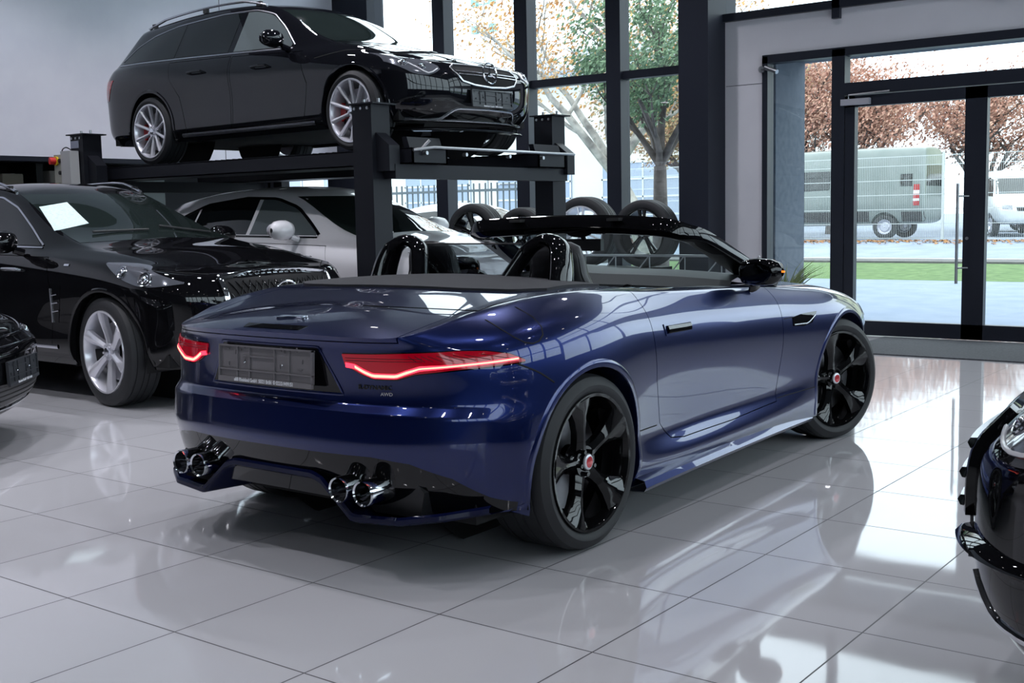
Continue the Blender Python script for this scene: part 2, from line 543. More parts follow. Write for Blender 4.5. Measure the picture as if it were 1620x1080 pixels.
def place_plate_text(me, loc, nrm, up=(0, 0, 1)):
    """orient text (xy plane, +z normal) so that it faces nrm"""
    n = Vector(nrm).normalized(); u = Vector(up); u = (u - n * u.dot(n)).normalized(); r = u.cross(n)
    Mx = Matrix((r, u, n)).transposed().to_4x4(); Mx.translation = Vector(loc)
    me.transform(Mx); return me

def plate_holder(parent, loc, nrm, text, mat_h, W=.52, H=.125, name='plate_holder'):
    """empty number plate carrier: rim, ribs and printed strip below"""
    mb = MB()
    mb.bb((-W / 2, -H / 2, -.010), (W / 2, H / 2, -.004))
    mb.bb((-W / 2, H / 2 - .006, -.006), (W / 2, H / 2, .006)); mb.bb((-W / 2, -H / 2 - .016, -.006), (W / 2, -H / 2 + .003, .007))
    mb.bb((-W / 2, -H / 2, -.006), (-W / 2 + .006, H / 2, .006)); mb.bb((W / 2 - .006, -H / 2, -.006), (W / 2, H / 2, .006))
    for x in (-.155, -.085, .055, .135): mb.bb((x - .003, -H / 2, -.006), (x + .003, H / 2, .003))
    mb.bb((-W / 2, -.034, -.006), (W / 2, -.029, .004)); mb.bb((-.085, .020, -.006), (.055, .026, .003))
    rnd = random.Random(3)
    for i in range(26):
        x = rnd.uniform(-.24, .24); y = rnd.uniform(-.02, .055)
        if abs(x + .015) < .09: continue
        if rnd.random() < .5: mb.bb((x, y, -.005), (x + .022, y + .003, .001))
        else: mb.bb((x, y, -.005), (x + .003, y + .016, .001))
    n = Vector(nrm).normalized(); u = Vector((0, 0, 1)); u = (u - n * u.dot(n)).normalized(); r = u.cross(n)
    Mx = Matrix((r, u, n)).transposed().to_4x4(); Mx.translation = Vector(loc)
    me = mb.mesh(name, fix=False); me.transform(Mx)
    o = link(name, me, mat_h, parent, 0)
    if text:
        tm = text_mesh(text, .0195, .0006, True, .76 if len(text) > 30 else 1)
        place_plate_text(tm, Vector(loc) + n * .0078 - u * (H / 2 + .006), n)
        q = link('printed_strip', tm, M['white_print'], o, 0); q['label'] = 'white lettering along the bottom of the plate holder'
    for sx in (-.11, .10):
        q = link('screw', MB().sphere(Vector(loc) + r * sx + n * .003, .005, 8, 6), M['chrome'], o)
    return o

def lerp(a, b, t): return a + (b - a) * t
def interp(x, pts):
    if x <= pts[0][0]: return pts[0][1]
    for (a, b), (c, d) in zip(pts, pts[1:]):
        if x <= c: return lerp(b, d, (x - a) / (c - a))
    return pts[-1][1]

def gen_rows(P):
    """control cage of a closed-roof car"""
    W = P['W']; sr, sf, sa, fa, sR, sT = P['sr'], P['sf'], P['sa'], P['fa'], P['roof_rear'], P['roof_front']
    plan = [(sr, 0), (sr + .02, .48 * W), (sr + .09, .80 * W), (sr + .24, .935 * W), (sr + .52, .975 * W), (-.22, .995 * W), (.25, W), (.75, .992 * W), (sa - .95, .99 * W), (sa - .3, .99 * W), (sa + .1, .995 * W),
            (fa, W), (fa + .32, .985 * W), (sf - .25, .91 * W), (sf - .08, .68 * W), (sf - .015, .36 * W), (sf, 0)]
    K = len(plan)
    endf = [1, 1, .9, .6, .3, 0, 0, 0, 0, 0, 0, 0, -.25, -.6, -.9, -1, -1]       # + rear, - front
    belt = lambda s: interp(s, P['belt'])
    z0 = P['z0']; low = P.get('low', .16)
    rows = []
    def row(zf, wf, rin, fin, win=0.):
        r = []
        for k, (s, w) in enumerate(plan):
            e = endf[k]; ds = rin * e if e > 0 else fin * e
            # corners shrink in width too
            ws = w * wf - (abs(e) * win * (w / W))
            r.append((s + ds, 0 if k in (0, K - 1) else ws, zf(s, k)))
        rows.append(r)
    ze = P.get('zend', .06)
    row(lambda s, k: z0 + ze * abs(endf[k]), .93, .10, .12, .05)                    # A
    row(lambda s, k: z0 + .10 + ze * abs(endf[k]), .985, .03, .03, .01)            # B
    row(lambda s, k: z0 + .22 + ze * abs(endf[k]) * .5, .975, .0, .0, 0)                # C
    row(lambda s, k: lerp(z0 + .24, belt(s), .36), .985, -.0, .0)                 # D
    row(lambda s, k: lerp(z0 + .24, belt(s), .64), 1.0, .0, .01)                    # E
    row(lambda s, k: belt(s) - .09, .985, .03, P.get('fe', .05), .0)                # E2
    row(lambda s, k: belt(s), .94, .07, P.get('ff', .13), .02)                      # F
    # G glass base
    r = []
    G_rear = P.get('g_rear', .11)
    hb, hf = P['hood']      # hood height at windscreen and at front
    hood = lambda s: interp(s, [(sa + .1, hb), (lerp(sa, sf, .5), lerp(hb, hf, .30)), (sf - .3, hf)])
    for k, (s, w) in enumerate(plan):
        if k <= 4: r.append((s + G_rear * [1, 1, .9, .7, .4][k], 0 if k == 0 else w * .90 - .02, belt(s) + .045))
        elif k <= 9: r.append((s, w * .90, belt(s) + .045))
        elif k == 10: r.append((s + .02, w * .84, hood(s) - .01))
        else: r.append((s - [0, 0, .06, .14, .22, .25, .25][k - 10], 0 if k == K - 1 else w * [0, .80, .76, .70, .62, .6, 1][k - 10], hood(s) - .012 * (k > 11)))
    rows.append(r)
    # H roof edge, I roof inner, J centre
    wr = P['wr']; zr = lambda s: interp(s, P['roof'])
    xs = lambda k: [sR, sR + .01, sR + .06, sR + .16, lerp(sR, .25, .55), lerp(sR, .75, .62), .45, .85, sT - .38, sT][k]
    def up(wfac, dz, sf_t, sb):
        r = []
        for k, (s, w) in enumerate(plan):
            if k <= 9:
                wk = wr * [0, .55, .85, .96, .985, 1, 1, 1, .99, .93][k] * wfac
                x = xs(k) + (sf_t if k == 9 else 0) + (sb * 1 if k <= 3 else 0)
                r.append((x, 0 if k == 0 else wk, zr(x) + dz))
            elif k == 10:
                r.append((s + .06 + (.20 * (1 - wfac)) , w * .80 * wfac, hood(s) + dz * .35 + .0))
            else:
                r.append((s - [0, .04, .10, .2, .32, .38, .40][k - 10], 0 if k == K - 1 else w * [0, .74, .70, .6, .5, .45, 1][k - 10] * wfac, hood(s) + .006 + dz * .5))
        rows.append(r)
    up(1.0, 0, 0, 0)
    up(.62, .028, .05, .015)
    up(.30, .040, .08, .02)
    r = rows[-1]; rows.append([(p[0], 0, p[2] + .003) for p in r])
    return rows

def simple_seam(surf, mode, pts, mb): return seam(surf, mode, pts, mb, .007)
# ================================================================== blue convertible
def build_convertible():
    T = thing('convertible_car', 'dark blue open-top sports car with lit red tail lights, parked on the tiled floor', 'car', (-3.388, 3.7247, 0), pi / 2)
    A = [(-0.72,0.0,0.27),(-0.708,0.42,0.26),(-0.648,0.648,0.25),(-0.565,0.772,0.24),(-0.475,0.856,0.24),(-0.36,0.905,0.23),(-0.1,0.915,0.21),(0.15,0.905,0.18),(0.42,0.89,0.165),(0.75,0.885,0.16),(1.15,0.88,0.165),(1.6,0.875,0.17),(2.0,0.875,0.17),(2.35,0.9,0.18),(2.62,0.91,0.18),(2.95,0.88,0.18),(3.2,0.76,0.17),(3.38,0.45,0.16),(3.44,0.0,0.16)]
    B = [(-0.79,0.0,0.37),(-0.773,0.42,0.36),(-0.703,0.658,0.35),(-0.6,0.792,0.34),(-0.485,0.876,0.33),(-0.36,0.93,0.32),(-0.1,0.945,0.3),(0.15,0.945,0.27),(0.42,0.925,0.25),(0.75,0.912,0.245),(1.15,0.905,0.245),(1.6,0.9,0.25),(2.0,0.905,0.26),(2.35,0.92,0.3),(2.62,0.93,0.32),(2.95,0.905,0.32),(3.25,0.78,0.3),(3.45,0.47,0.3),(3.52,0.0,0.3)]
    C = [(-0.835,0.0,0.485),(-0.81,0.42,0.488),(-0.733,0.668,0.495),(-0.625,0.812,0.5),(-0.5,0.896,0.5),(-0.36,0.95,0.48),(-0.1,0.965,0.45),(0.15,0.955,0.4),(0.42,0.902,0.36),(0.75,0.868,0.352),(1.15,0.862,0.355),(1.6,0.868,0.36),(2.0,0.885,0.37),(2.35,0.925,0.41),(2.62,0.94,0.45),(2.95,0.915,0.46),(3.28,0.79,0.44),(3.49,0.48,0.43),(3.56,0.0,0.43)]
    D = [(-0.822,0.0,0.615),(-0.796,0.42,0.612),(-0.72,0.668,0.605),(-0.615,0.812,0.595),(-0.5,0.893,0.585),(-0.36,0.95,0.575),(-0.1,0.968,0.57),(0.15,0.965,0.55),(0.42,0.918,0.53),(0.75,0.892,0.525),(1.15,0.888,0.525),(1.6,0.892,0.53),(2.0,0.905,0.53),(2.35,0.935,0.55),(2.62,0.95,0.57),(2.95,0.925,0.57),(3.27,0.79,0.54),(3.48,0.48,0.54),(3.56,0.0,0.54)]
    D2 = [(-0.788,0.0,0.638),(-0.764,0.42,0.638),(-0.693,0.658,0.637),(-0.597,0.797,0.632),(-0.493,0.881,0.63),(-0.36,0.942,0.635),(-0.1,0.968,0.64),(0.15,0.968,0.63),(0.42,0.928,0.615),(0.75,0.905,0.61),(1.15,0.9,0.61),(1.6,0.903,0.61),(2.0,0.912,0.61),(2.35,0.94,0.62),(2.62,0.952,0.63),(2.95,0.927,0.62),(3.26,0.79,0.59),(3.465,0.48,0.585),(3.55,0.0,0.585)]
    E_ = [(-0.782,0.0,0.69),(-0.76,0.42,0.69),(-0.688,0.658,0.69),(-0.593,0.792,0.695),(-0.49,0.876,0.7),(-0.36,0.936,0.71),(-0.1,0.966,0.72),(0.15,0.969,0.72),(0.42,0.934,0.71),(0.75,0.912,0.7),(1.15,0.906,0.695),(1.6,0.907,0.69),(2.0,0.915,0.68),(2.35,0.94,0.69),(2.62,0.95,0.69),(2.95,0.925,0.67),(3.25,0.79,0.64),(3.45,0.48,0.63),(3.54,0.0,0.63)]
    F_ = [(-0.79,0.0,0.77),(-0.768,0.42,0.77),(-0.695,0.668,0.775),(-0.593,0.792,0.78),(-0.483,0.871,0.79),(-0.36,0.925,0.8),(-0.1,0.955,0.82),(0.15,0.955,0.82),(0.42,0.93,0.81),(0.75,0.908,0.8),(1.15,0.9,0.79),(1.6,0.9,0.78),(2.0,0.905,0.77),(2.35,0.925,0.78),(2.62,0.925,0.78),(2.95,0.89,0.75),(3.2,0.77,0.72),(3.4,0.47,0.7),(3.48,0.0,0.7)]
    G_ = [(-0.798,0.0,0.848),(-0.776,0.42,0.847),(-0.696,0.658,0.842),(-0.585,0.767,0.85),(-0.47,0.846,0.87),(-0.35,0.9,0.89),(-0.1,0.93,0.915),(0.15,0.93,0.92),(0.42,0.9,0.9),(0.75,0.878,0.885),(1.15,0.868,0.87),(1.6,0.868,0.86),(2.0,0.87,0.85),(2.35,0.87,0.85),(2.62,0.86,0.845),(2.95,0.81,0.8),(3.1,0.7,0.76),(3.28,0.42,0.76),(3.36,0.0,0.76)]
    H_ = [(-.80,0,.884),(-.79,.42,.882),(-.74,.62,.875),(-.60,.665,.905),(-.46,.70,.945),(-.31,.73,.972),(-.09,.77,.994),(.13,.805,.999),(.40,.83,.973),(.75,.842,.955),(1.15,.836,.938),(1.6,.82,.92),(1.98,.79,.898),(2.35,.76,.882),(2.62,.745,.870),(2.95,.70,.815),(3.05,.60,.785),(3.15,.36,.80),(3.2,0,.81)]
    I_ = [(-.72,0,.915),(-.71,.36,.912),(-.665,.53,.902),(-.545,.585,.915),(-.41,.62,.942),(-.28,.65,.962),(-.07,.69,.992),(.15,.73,1.006),(.42,.76,.99),(.75,.77,.965),(1.15,.77,.948),(1.6,.76,.93),(2.0,.72,.905),(2.35,.68,.889),(2.6,.66,.878),(2.85,.60,.84),(2.92,.5,.83),(3.0,.28,.84),(3.02,0,.85)]
    J_ = [(-.56,0,.945),(-.55,.26,.943),(-.5,.38,.94),(-.41,.41,.947),(-.31,.43,.962),(-.19,.45,.98),(.0,.47,1.008),(.2,.48,1.026),(.45,.48,1.01),(.8,.48,.975),(1.2,.48,.955),(1.6,.48,.94),(1.98,.46,.925),(2.3,.44,.922),(2.5,.42,.912),(2.7,.36,.89),(2.75,.3,.885),(2.8,.18,.885),(2.82,0,.89)]
    Kc = [(-.42,.966),(-.40,.967),(-.34,.972),(-.26,.982),(-.17,1.0),(-.06,1.015),(.1,1.034),(.27,1.045),(.5,1.03),(.82,.98),(1.2,.96),(1.6,.94),(1.95,.935),(2.2,.938),(2.35,.932),(2.5,.922),(2.58,.917),(2.64,.914),(2.68,.912)]
    K_ = [(s, 0, z) for s, z in Kc]
    rows = [A, B, C, D, D2, E_, F_, G_, H_, I_, J_, K_]
    me = cage_mesh(rows, {2: lambda k: .85 if k < 6 else .5, 3: lambda k: 1.0 if k < 4 else .1, 4: lambda k: .9 if k < 4 else 0, 7: lambda k: .6 if k < 3 else 0, 8: lambda k: 1.0 if k < 4 else .4, 1: .3}, level=3)
    S = Surf(me)
    body = shell(me, .016)
    body = boolean(body, arch_cutter((0, 2.622), .372))
    # cockpit opening (seen from above)
    op = [(.40, .30), (.44, .60), (.62, .70), (1.1, .735), (1.6, .715), (1.93, .66), (2.02, .4)]
    poly = [(s, -w) for s, w in op] + [(s, w) for s, w in reversed(op)]
    body = boolean(body, MB().prism(poly, 'z', .62, 1.4))
    # black lower rear panel: everything below this rear-view outline
    low = [(-1.2, .0), (-1.2, .26), (-.90, .262), (-.84, .30), (-.76, .38), (-.64, .435), (-.50, .455), (0, .458), (.50, .455), (.64, .435), (.76, .38), (.84, .30), (.90, .262), (1.2, .26), (1.2, .0)]
    cut = MB().prism(low, 'x', -1.3, -.415).mesh('c')
    lower = boolean(body.copy(), cut.copy(), 'INTERSECT')
    body = boolean(body, cut)
    S.apply(lower); link('lower_bumper', lower, M['gloss_black'], T, 0, label='gloss black lower rear bumper')
    # doors
    def door_prism(sh=0.):
        d = [(.70 + sh, .32 + sh), (.60 + sh, .40), (.53 + sh, .60), (.495 + sh, .80), (.475 + sh, .93), (.48 + sh, 1.2), (1.80 - sh, 1.2), (1.81 - sh, .90), (1.82 - sh, .62), (1.79 - sh, .325 + sh), (1.3, .305 + sh), (.82, .305 + sh)]
        return d
    for sg, nm in ((-1, 'door'), (1, 'door')):
        a, b = (sg * .60, sg * 1.3)
        pr = MB().prism(door_prism(.0022), 'y', a, b)
        pc = MB().prism(door_prism(-.0022), 'y', a, b)
        d = boolean(body.copy(), pr, 'INTERSECT'); body = boolean(body, pc)
        S.apply(d); dr = link(nm, d, M['blue'], T, 0)
        md = 'R' if sg < 0 else 'L'
        # handle
        hb = patch(S, md, [(.60, .825), (.73, .83), (.86, .820)], [(.61, .775), (.73, .765), (.85, .778)], 14, 3, .004, .01)
        link('door_handle', hb, M['blue'], dr)
        strip(S, md, [(.625, .800), (.845, .797)], .034, .010, .012, mb=(h2 := MB())); link('handle_grip', h2, M['gloss_black'], dr)
        # inner door card
        ic = MB(); G = []
        for i in range(13):
            s = .52 + 1.26 * i / 12
            G.append([(s, sg * .77, .92), (s, sg * .745, .925), (s, sg * .70, .84), (s, sg * .69, .55), (s, sg * .74, .50)])
        ic.grid(G); link('door_card', ic, M['leather'], dr)
    # trunk lid: cut through the deck from above plus the rear face down to the bumper shelf
    def lid(sh):
        w = lambda x: x - sh
        o = [(-1.0, w(.60)), (-.72, w(.60)), (-.55, w(.612)), (-.35, w(.640)), (-.17, w(.665)), (-.06 - sh, w(.655)), (-.07 - sh, w(.60)), (-.10 - sh, .3), (-.11 - sh, 0)]
        return [(s, -q) for s, q in o] + [(s, q) for s, q in reversed(o[:-1])]
    def lidmb(sh): return MB().prism(lid(sh), 'z', .862 + sh, 1.3)
    l_ = boolean(body.copy(), lidmb(.002), 'INTERSECT'); body = boolean(body, lidmb(-.002))
    S.apply(l_); LID = link('boot_lid', l_, M['blue'], T, 0)
    # fuel flap seam, bumper seams
    sm = MB(); seam(S, 'R', [(.085 * cos(a) - .335, .087 * sin(a) + .925) for a in [2 * pi * i / 40 for i in range(40)]], sm, .0055, closed=True)
    seam(S, 'R', [(-.42, .775), (-.33, .735), (-.26, .69)], sm); seam(S, 'L', [(-.42, .775), (-.33, .735), (-.26, .69)], sm)
    for md in 'RL':
        seam(S, md, [(1.89, .60), (1.99, .70)], sm) if False else None
        seam(S, md, [(1.83, .745), (1.93, .745)], sm, .004)
        seam(S, md, [(.38, .40), (.57, .395)], sm, .004)
        seam(S, md, [(1.80, .34), (2.24, .345)], sm, .004)
    link_split('panel_gap', sm, M['liner'], T)
    # tonneau cover between lid and seats
    body_src = S
    top = [(.05, -.70), (-.03, -.60), (-.07, -.35), (-.085, 0), (-.07, .35), (-.03, .60), (.05, .70)]
    bt = [(.46, -.68), (.43, -.35), (.42, 0), (.43, .35), (.46, .68)]
    tn = patch(S, 'T', [(p[0] + .0, p[1]) for p in top], bt, 40, 12, .010, .02)
    link('tonneau_cover', tn, M['canvas'], T, label='dark grey fabric cover over the folded roof')
    S.apply(body); link('body', body, M['blue'], T, 0)
    # wheel arches
    for sx in (0, 2.622):
        for sg in (-1, 1):
            lm = arch_lip(S, sx, .343, .374, sg, .20 if sx == 0 else .19)
            link('wheel_arch_trim', lm, M['blue'], T)
            link('wheel_arch_liner', liner(sx, .343, .385, sg, .90), M['liner'], T)
    # underbody
    ub = MB().bb((-.55, -.80, .20), (3.2, .80, .30)); ub.bb((.45, -.87, .19), (2.15, .87, .28)); link('underbody', ub, M['liner'], T)
    # side skirt blades
    for sg in (-1, 1):
        G = []
        for i in range(25):
            s = .36 + 1.88 * i / 24
            e = 1 - (i / 24)
            wo = lerp(.895, .965, e ** 1.5)
            G.append([(s, sg * .87, .215), (s, sg * (wo - .01), .185 + .015 * e), (s, sg * wo, .172), (s, sg * (wo - .012), .155), (s, sg * .86, .15)])
        link('side_skirt', MB().grid(G), M['blue'], T)
    # wheels
    for sx, st, W, y in ((0, 0, .295, .80), (2.622, -.30, .255, .79)):
        for sg in (-1, 1):
            wheel(T, (sx, sg * y, .343), 'blade5', .343, W, .268, M['black_alloy'], sg, st, 'redcap', M['trim'] if True else None)
    # ---------------- tail lights
    for sg in (-1, 1):
        # outline as (s, w, z) snapped onto the body
        topl = [(-.84, .375, .818), (-.83, .50, .820), (-.80, .62, .824), (-.76, .74, .826), (-.66, .85, .828), (-.55, .90, .824), (-.46, .95, .810), (-.40, .97, .785)]
        botl = [(-.84, .385, .780), (-.83, .45, .748), (-.82, .50, .732), (-.79, .60, .732), (-.76, .68, .752), (-.66, .80, .764), (-.52, .90, .773), (-.40, .97, .780)]
        def snap(p, off):
            an = radians(interp(p[1], [(.50, 0), (.62, 12), (.80, 40), (.90, 62), (.97, 78)])); d = Vector((cos(an), -sg * sin(an), 0))
            q = Vector((p[0], sg * p[1], p[2])); loc, n, i, dd = S.bvh.ray_cast(q - d * .35, d)
            if loc is None: loc, n, i, dd = S.bvh.find_nearest(q)
            nn, _, _ = S.normal_at(loc)
            if nn.dot(d) > 0: nn = -nn
            return loc + nn * off
        def band(a, b, n, m, off, th):
            A_ = resample(a, n); B_ = resample(b, n); mb = MB()
            G = [[snap(A_[j].lerp(B_[j], i / m), off) for j in range(n)] for i in range(m + 1)]
            GI = [[snap(A_[j].lerp(B_[j], i / m), off - th) for j in range(n)] for i in range(m + 1)]
            mb.grid(G); mb.grid(GI); mb.grid([G[0], GI[0]]); mb.grid([G[-1], GI[-1]])
            mb.grid([[g[0] for g in G], [g[0] for g in GI]]); mb.grid([[g[-1] for g in G], [g[-1] for g in GI]])
            return mb
        TL = link('tail_light', band(topl, botl, 48, 8, .006, .02), M['lens_red'], T, label='lit red tail light')
        # surrounding dark bezel
        up_ = [(p[0], p[1], p[2] + .004) for p in topl]; dn = [(p[0], p[1], p[2] - .005) for p in botl]
        link('lamp_bezel', band(up_, dn, 48, 8, .002, .006), M['gloss_black'], TL)
        # lit line
        ln = [(-.84, .39, .780), (-.83, .43, .775), (-.83, .465, .757), (-.82, .50, .744), (-.79, .60, .744), (-.77, .64, .757), (-.75, .70, .772), (-.66, .81, .778), (-.52, .90, .786), (-.43, .96, .792)]
        wd = .0085
        a = [(p[0], p[1], p[2] + wd * (1 if p[1] < .72 else .6)) for p in ln]; b = [(p[0], p[1], p[2] - wd * (1 if p[1] < .72 else .6)) for p in ln]
        link('light_strip', band(a, b, 60, 2, .009, .006), M['led_red'], TL)
        a = [(p[0], p[1], p[2] + wd * (.5 if p[1] < .68 else .25)) for p in ln[1:]]; b = [(p[0], p[1], p[2] - wd * (.5 if p[1] < .68 else .25)) for p in ln[1:]]
        link('light_core', band(a, b, 50, 2, .0105, .004), M['led_core'], TL)
        # dark segment lines in the upper lens
        gm = MB()
        for i in range(9):
            t = i / 9; w0 = lerp(.66, .92, t); s0 = interp(w0, [(.62, -.80), (.74, -.76), (.85, -.66), (.90, -.55), (.95, -.46)])
            p = [snap((s0 + k * .010 * (1 + 2 * t), w0 + k * .006, lerp(.815, .795, k / 4)), .0068) for k in range(5)]
            gm.tube(p, .0011, 5)
        for z in (.805, .796): gm.tube([snap((q.x, q.y, z), .0068) for q in resample([(-.84, .39, z), (-.80, .62, z), (-.76, .72, z)], 14)], .0011, 5)
        link('lens_divider', gm, M['gloss_black'], TL)
    # ---------------- number plate recess frame and holder
    fr = MB()
    rec = [(-.265, .838), (.265, .838), (.365, .668), (-.365, .668)]
    strip(S, 'B', rec, .010, .002, .006, closed=True, mb=fr, step=.015)
    link('plate_surround', fr, M['blue'], T)
    rc = patch(S, 'B', [(-.26, .832), (.26, .832)], [(-.355, .674), (.355, .674)], 30, 6, .0015, .006)
    link('plate_recess', rc, M['gloss_black'], T)
    plate_holder(T, (-.806, 0, .764), (-1, 0, .06), 'a&B Rheinland GmbH  50321 Br\u00fchl  \u260e 02232-9499151'.replace('\u260e', '\u00a9'), M['holder'])
    # ---------------- exhausts, diffuser
    for w in (-.505, -.395, .395, .515):
        mb = MB().lathe([(-.13, .040), (-.135, .045), (-.125, .048), (.06, .044), (.06, .040), (-.05, .040)], 32, 'x', (-.70, -w, .335))
        mb2 = MB().cyl((-.68, -w, .335), (-.60, -w, .335), .0405, 24)
        e = link('exhaust_tip', mb, M['chrome'], T); link('exhaust_bore', mb2, M['liner'], e)
    df = MB(); path = [(-.86, .262), (-.62, .232), (-.42, .225), (-.27, .345), (-.22, .362), (.22, .362), (.27, .345), (.42, .225), (.62, .232), (.86, .262)]
    G = []
    P2 = resample([(a, b, 0) for a, b in path], 90)
    for p in P2:
        w, z = p.x, p.y
        x0 = interp(abs(w), [(0, -.80), (.42, -.80), (.62, -.77), (.75, -.69), (.86, -.55)])
        G.append([(x0 + .012, -w, z + .016), (x0, -w, z + .008), (x0, -w, z - .008), (x0 + .012, -w, z - .016), (x0 + .30, -w, z - .03)])
    df.grid(G); link('rear_diffuser', df, M['navy'], T)
    dk = MB()
    for sg in (-1, 1):
        dk.prism([(sg * -.24, .36), (sg * -.44, .23), (sg * -.66, .235), (sg * -.68, .33), (sg * -.58, .42)], 'x', -.69, -.45)
    dk.bb((-.70, -.24, .34), (-.5, .24, .42)); link('exhaust_housing', dk, M['satin_black'], T)
    # reflectors / fog
    # ---------------- lid badge: leaping cat and lettering
    lm = MB()
    cat_pts = [(-.075, .004), (-.055, .012), (-.03, .017), (0, .016), (.025, .020), (.045, .026), (.066, .022), (.072, .012), (.055, .008), (.075, -.006), (.068, -.010), (.04, .0), (.01, .002), (-.02, .0), (-.045, -.012), (-.07, -.016), (-.085, -.008), (-.062, -.006), (-.05, .002)]
    loc, nn = S.hit('T', -.66, 0.0)
    lm.prism(cat_pts, 'z', 0, .006); me_ = lm.mesh('badge')
    n_ = nn.normalized(); u_ = Vector((1, 0, 0)); u_ = (u_ - n_ * u_.dot(n_)).normalized(); r_ = u_.cross(n_)
    Mx = Matrix((r_, u_, n_)).transposed().to_4x4(); Mx.translation = loc + n_ * .001
    me_.transform(Mx); link('badge', me_, M['chrome'], LID)
    # slot under the lip
    sl = patch(S, 'B', [(-.165, .905), (.165, .905)], [(-.155, .893), (.155, .893)], 20, 2, .002, .006)
    link('brake_light', sl, M['gloss_black'], LID)
    for txt, w, z, sz, mm in (('R-DYNAMIC', .50, .700, .022, M['gloss_black']), ('AWD', .545, .677, .017, M['chrome'])):
        loc, nn = S.hit('B', w, z); tm = text_mesh(txt, sz, .0012, True, 1.15)
        place_plate_text(tm, loc + nn * .0015, nn); link('model_lettering', tm, mm, T, 0)
    # ---------------- front wing vent
    for md in 'RL':
        vt = patch(S, md, [(1.93, .745), (2.05, .755), (2.22, .755)], [(1.93, .70), (2.05, .69), (2.15, .70)], 16, 3, .003, .008)
        link('wing_vent', vt, M['gloss_black'], T)
        vs = MB(); strip(S, md, [(1.94, .705), (2.10, .70), (2.19, .735)], .006, .006, .006, mb=vs); link('vent_trim', vs, M['satin_chrome'], T)
    # ---------------- front lamps (unseen side still sensible)
    for md in 'RL':
        hl = patch(S, md, [(2.98, .74), (3.15, .70)], [(2.98, .69), (3.15, .63)], 12, 3, .003, .008)
        link('headlight', hl, M['lens_clear'], T)
    build_cockpit(T, S)
    return T

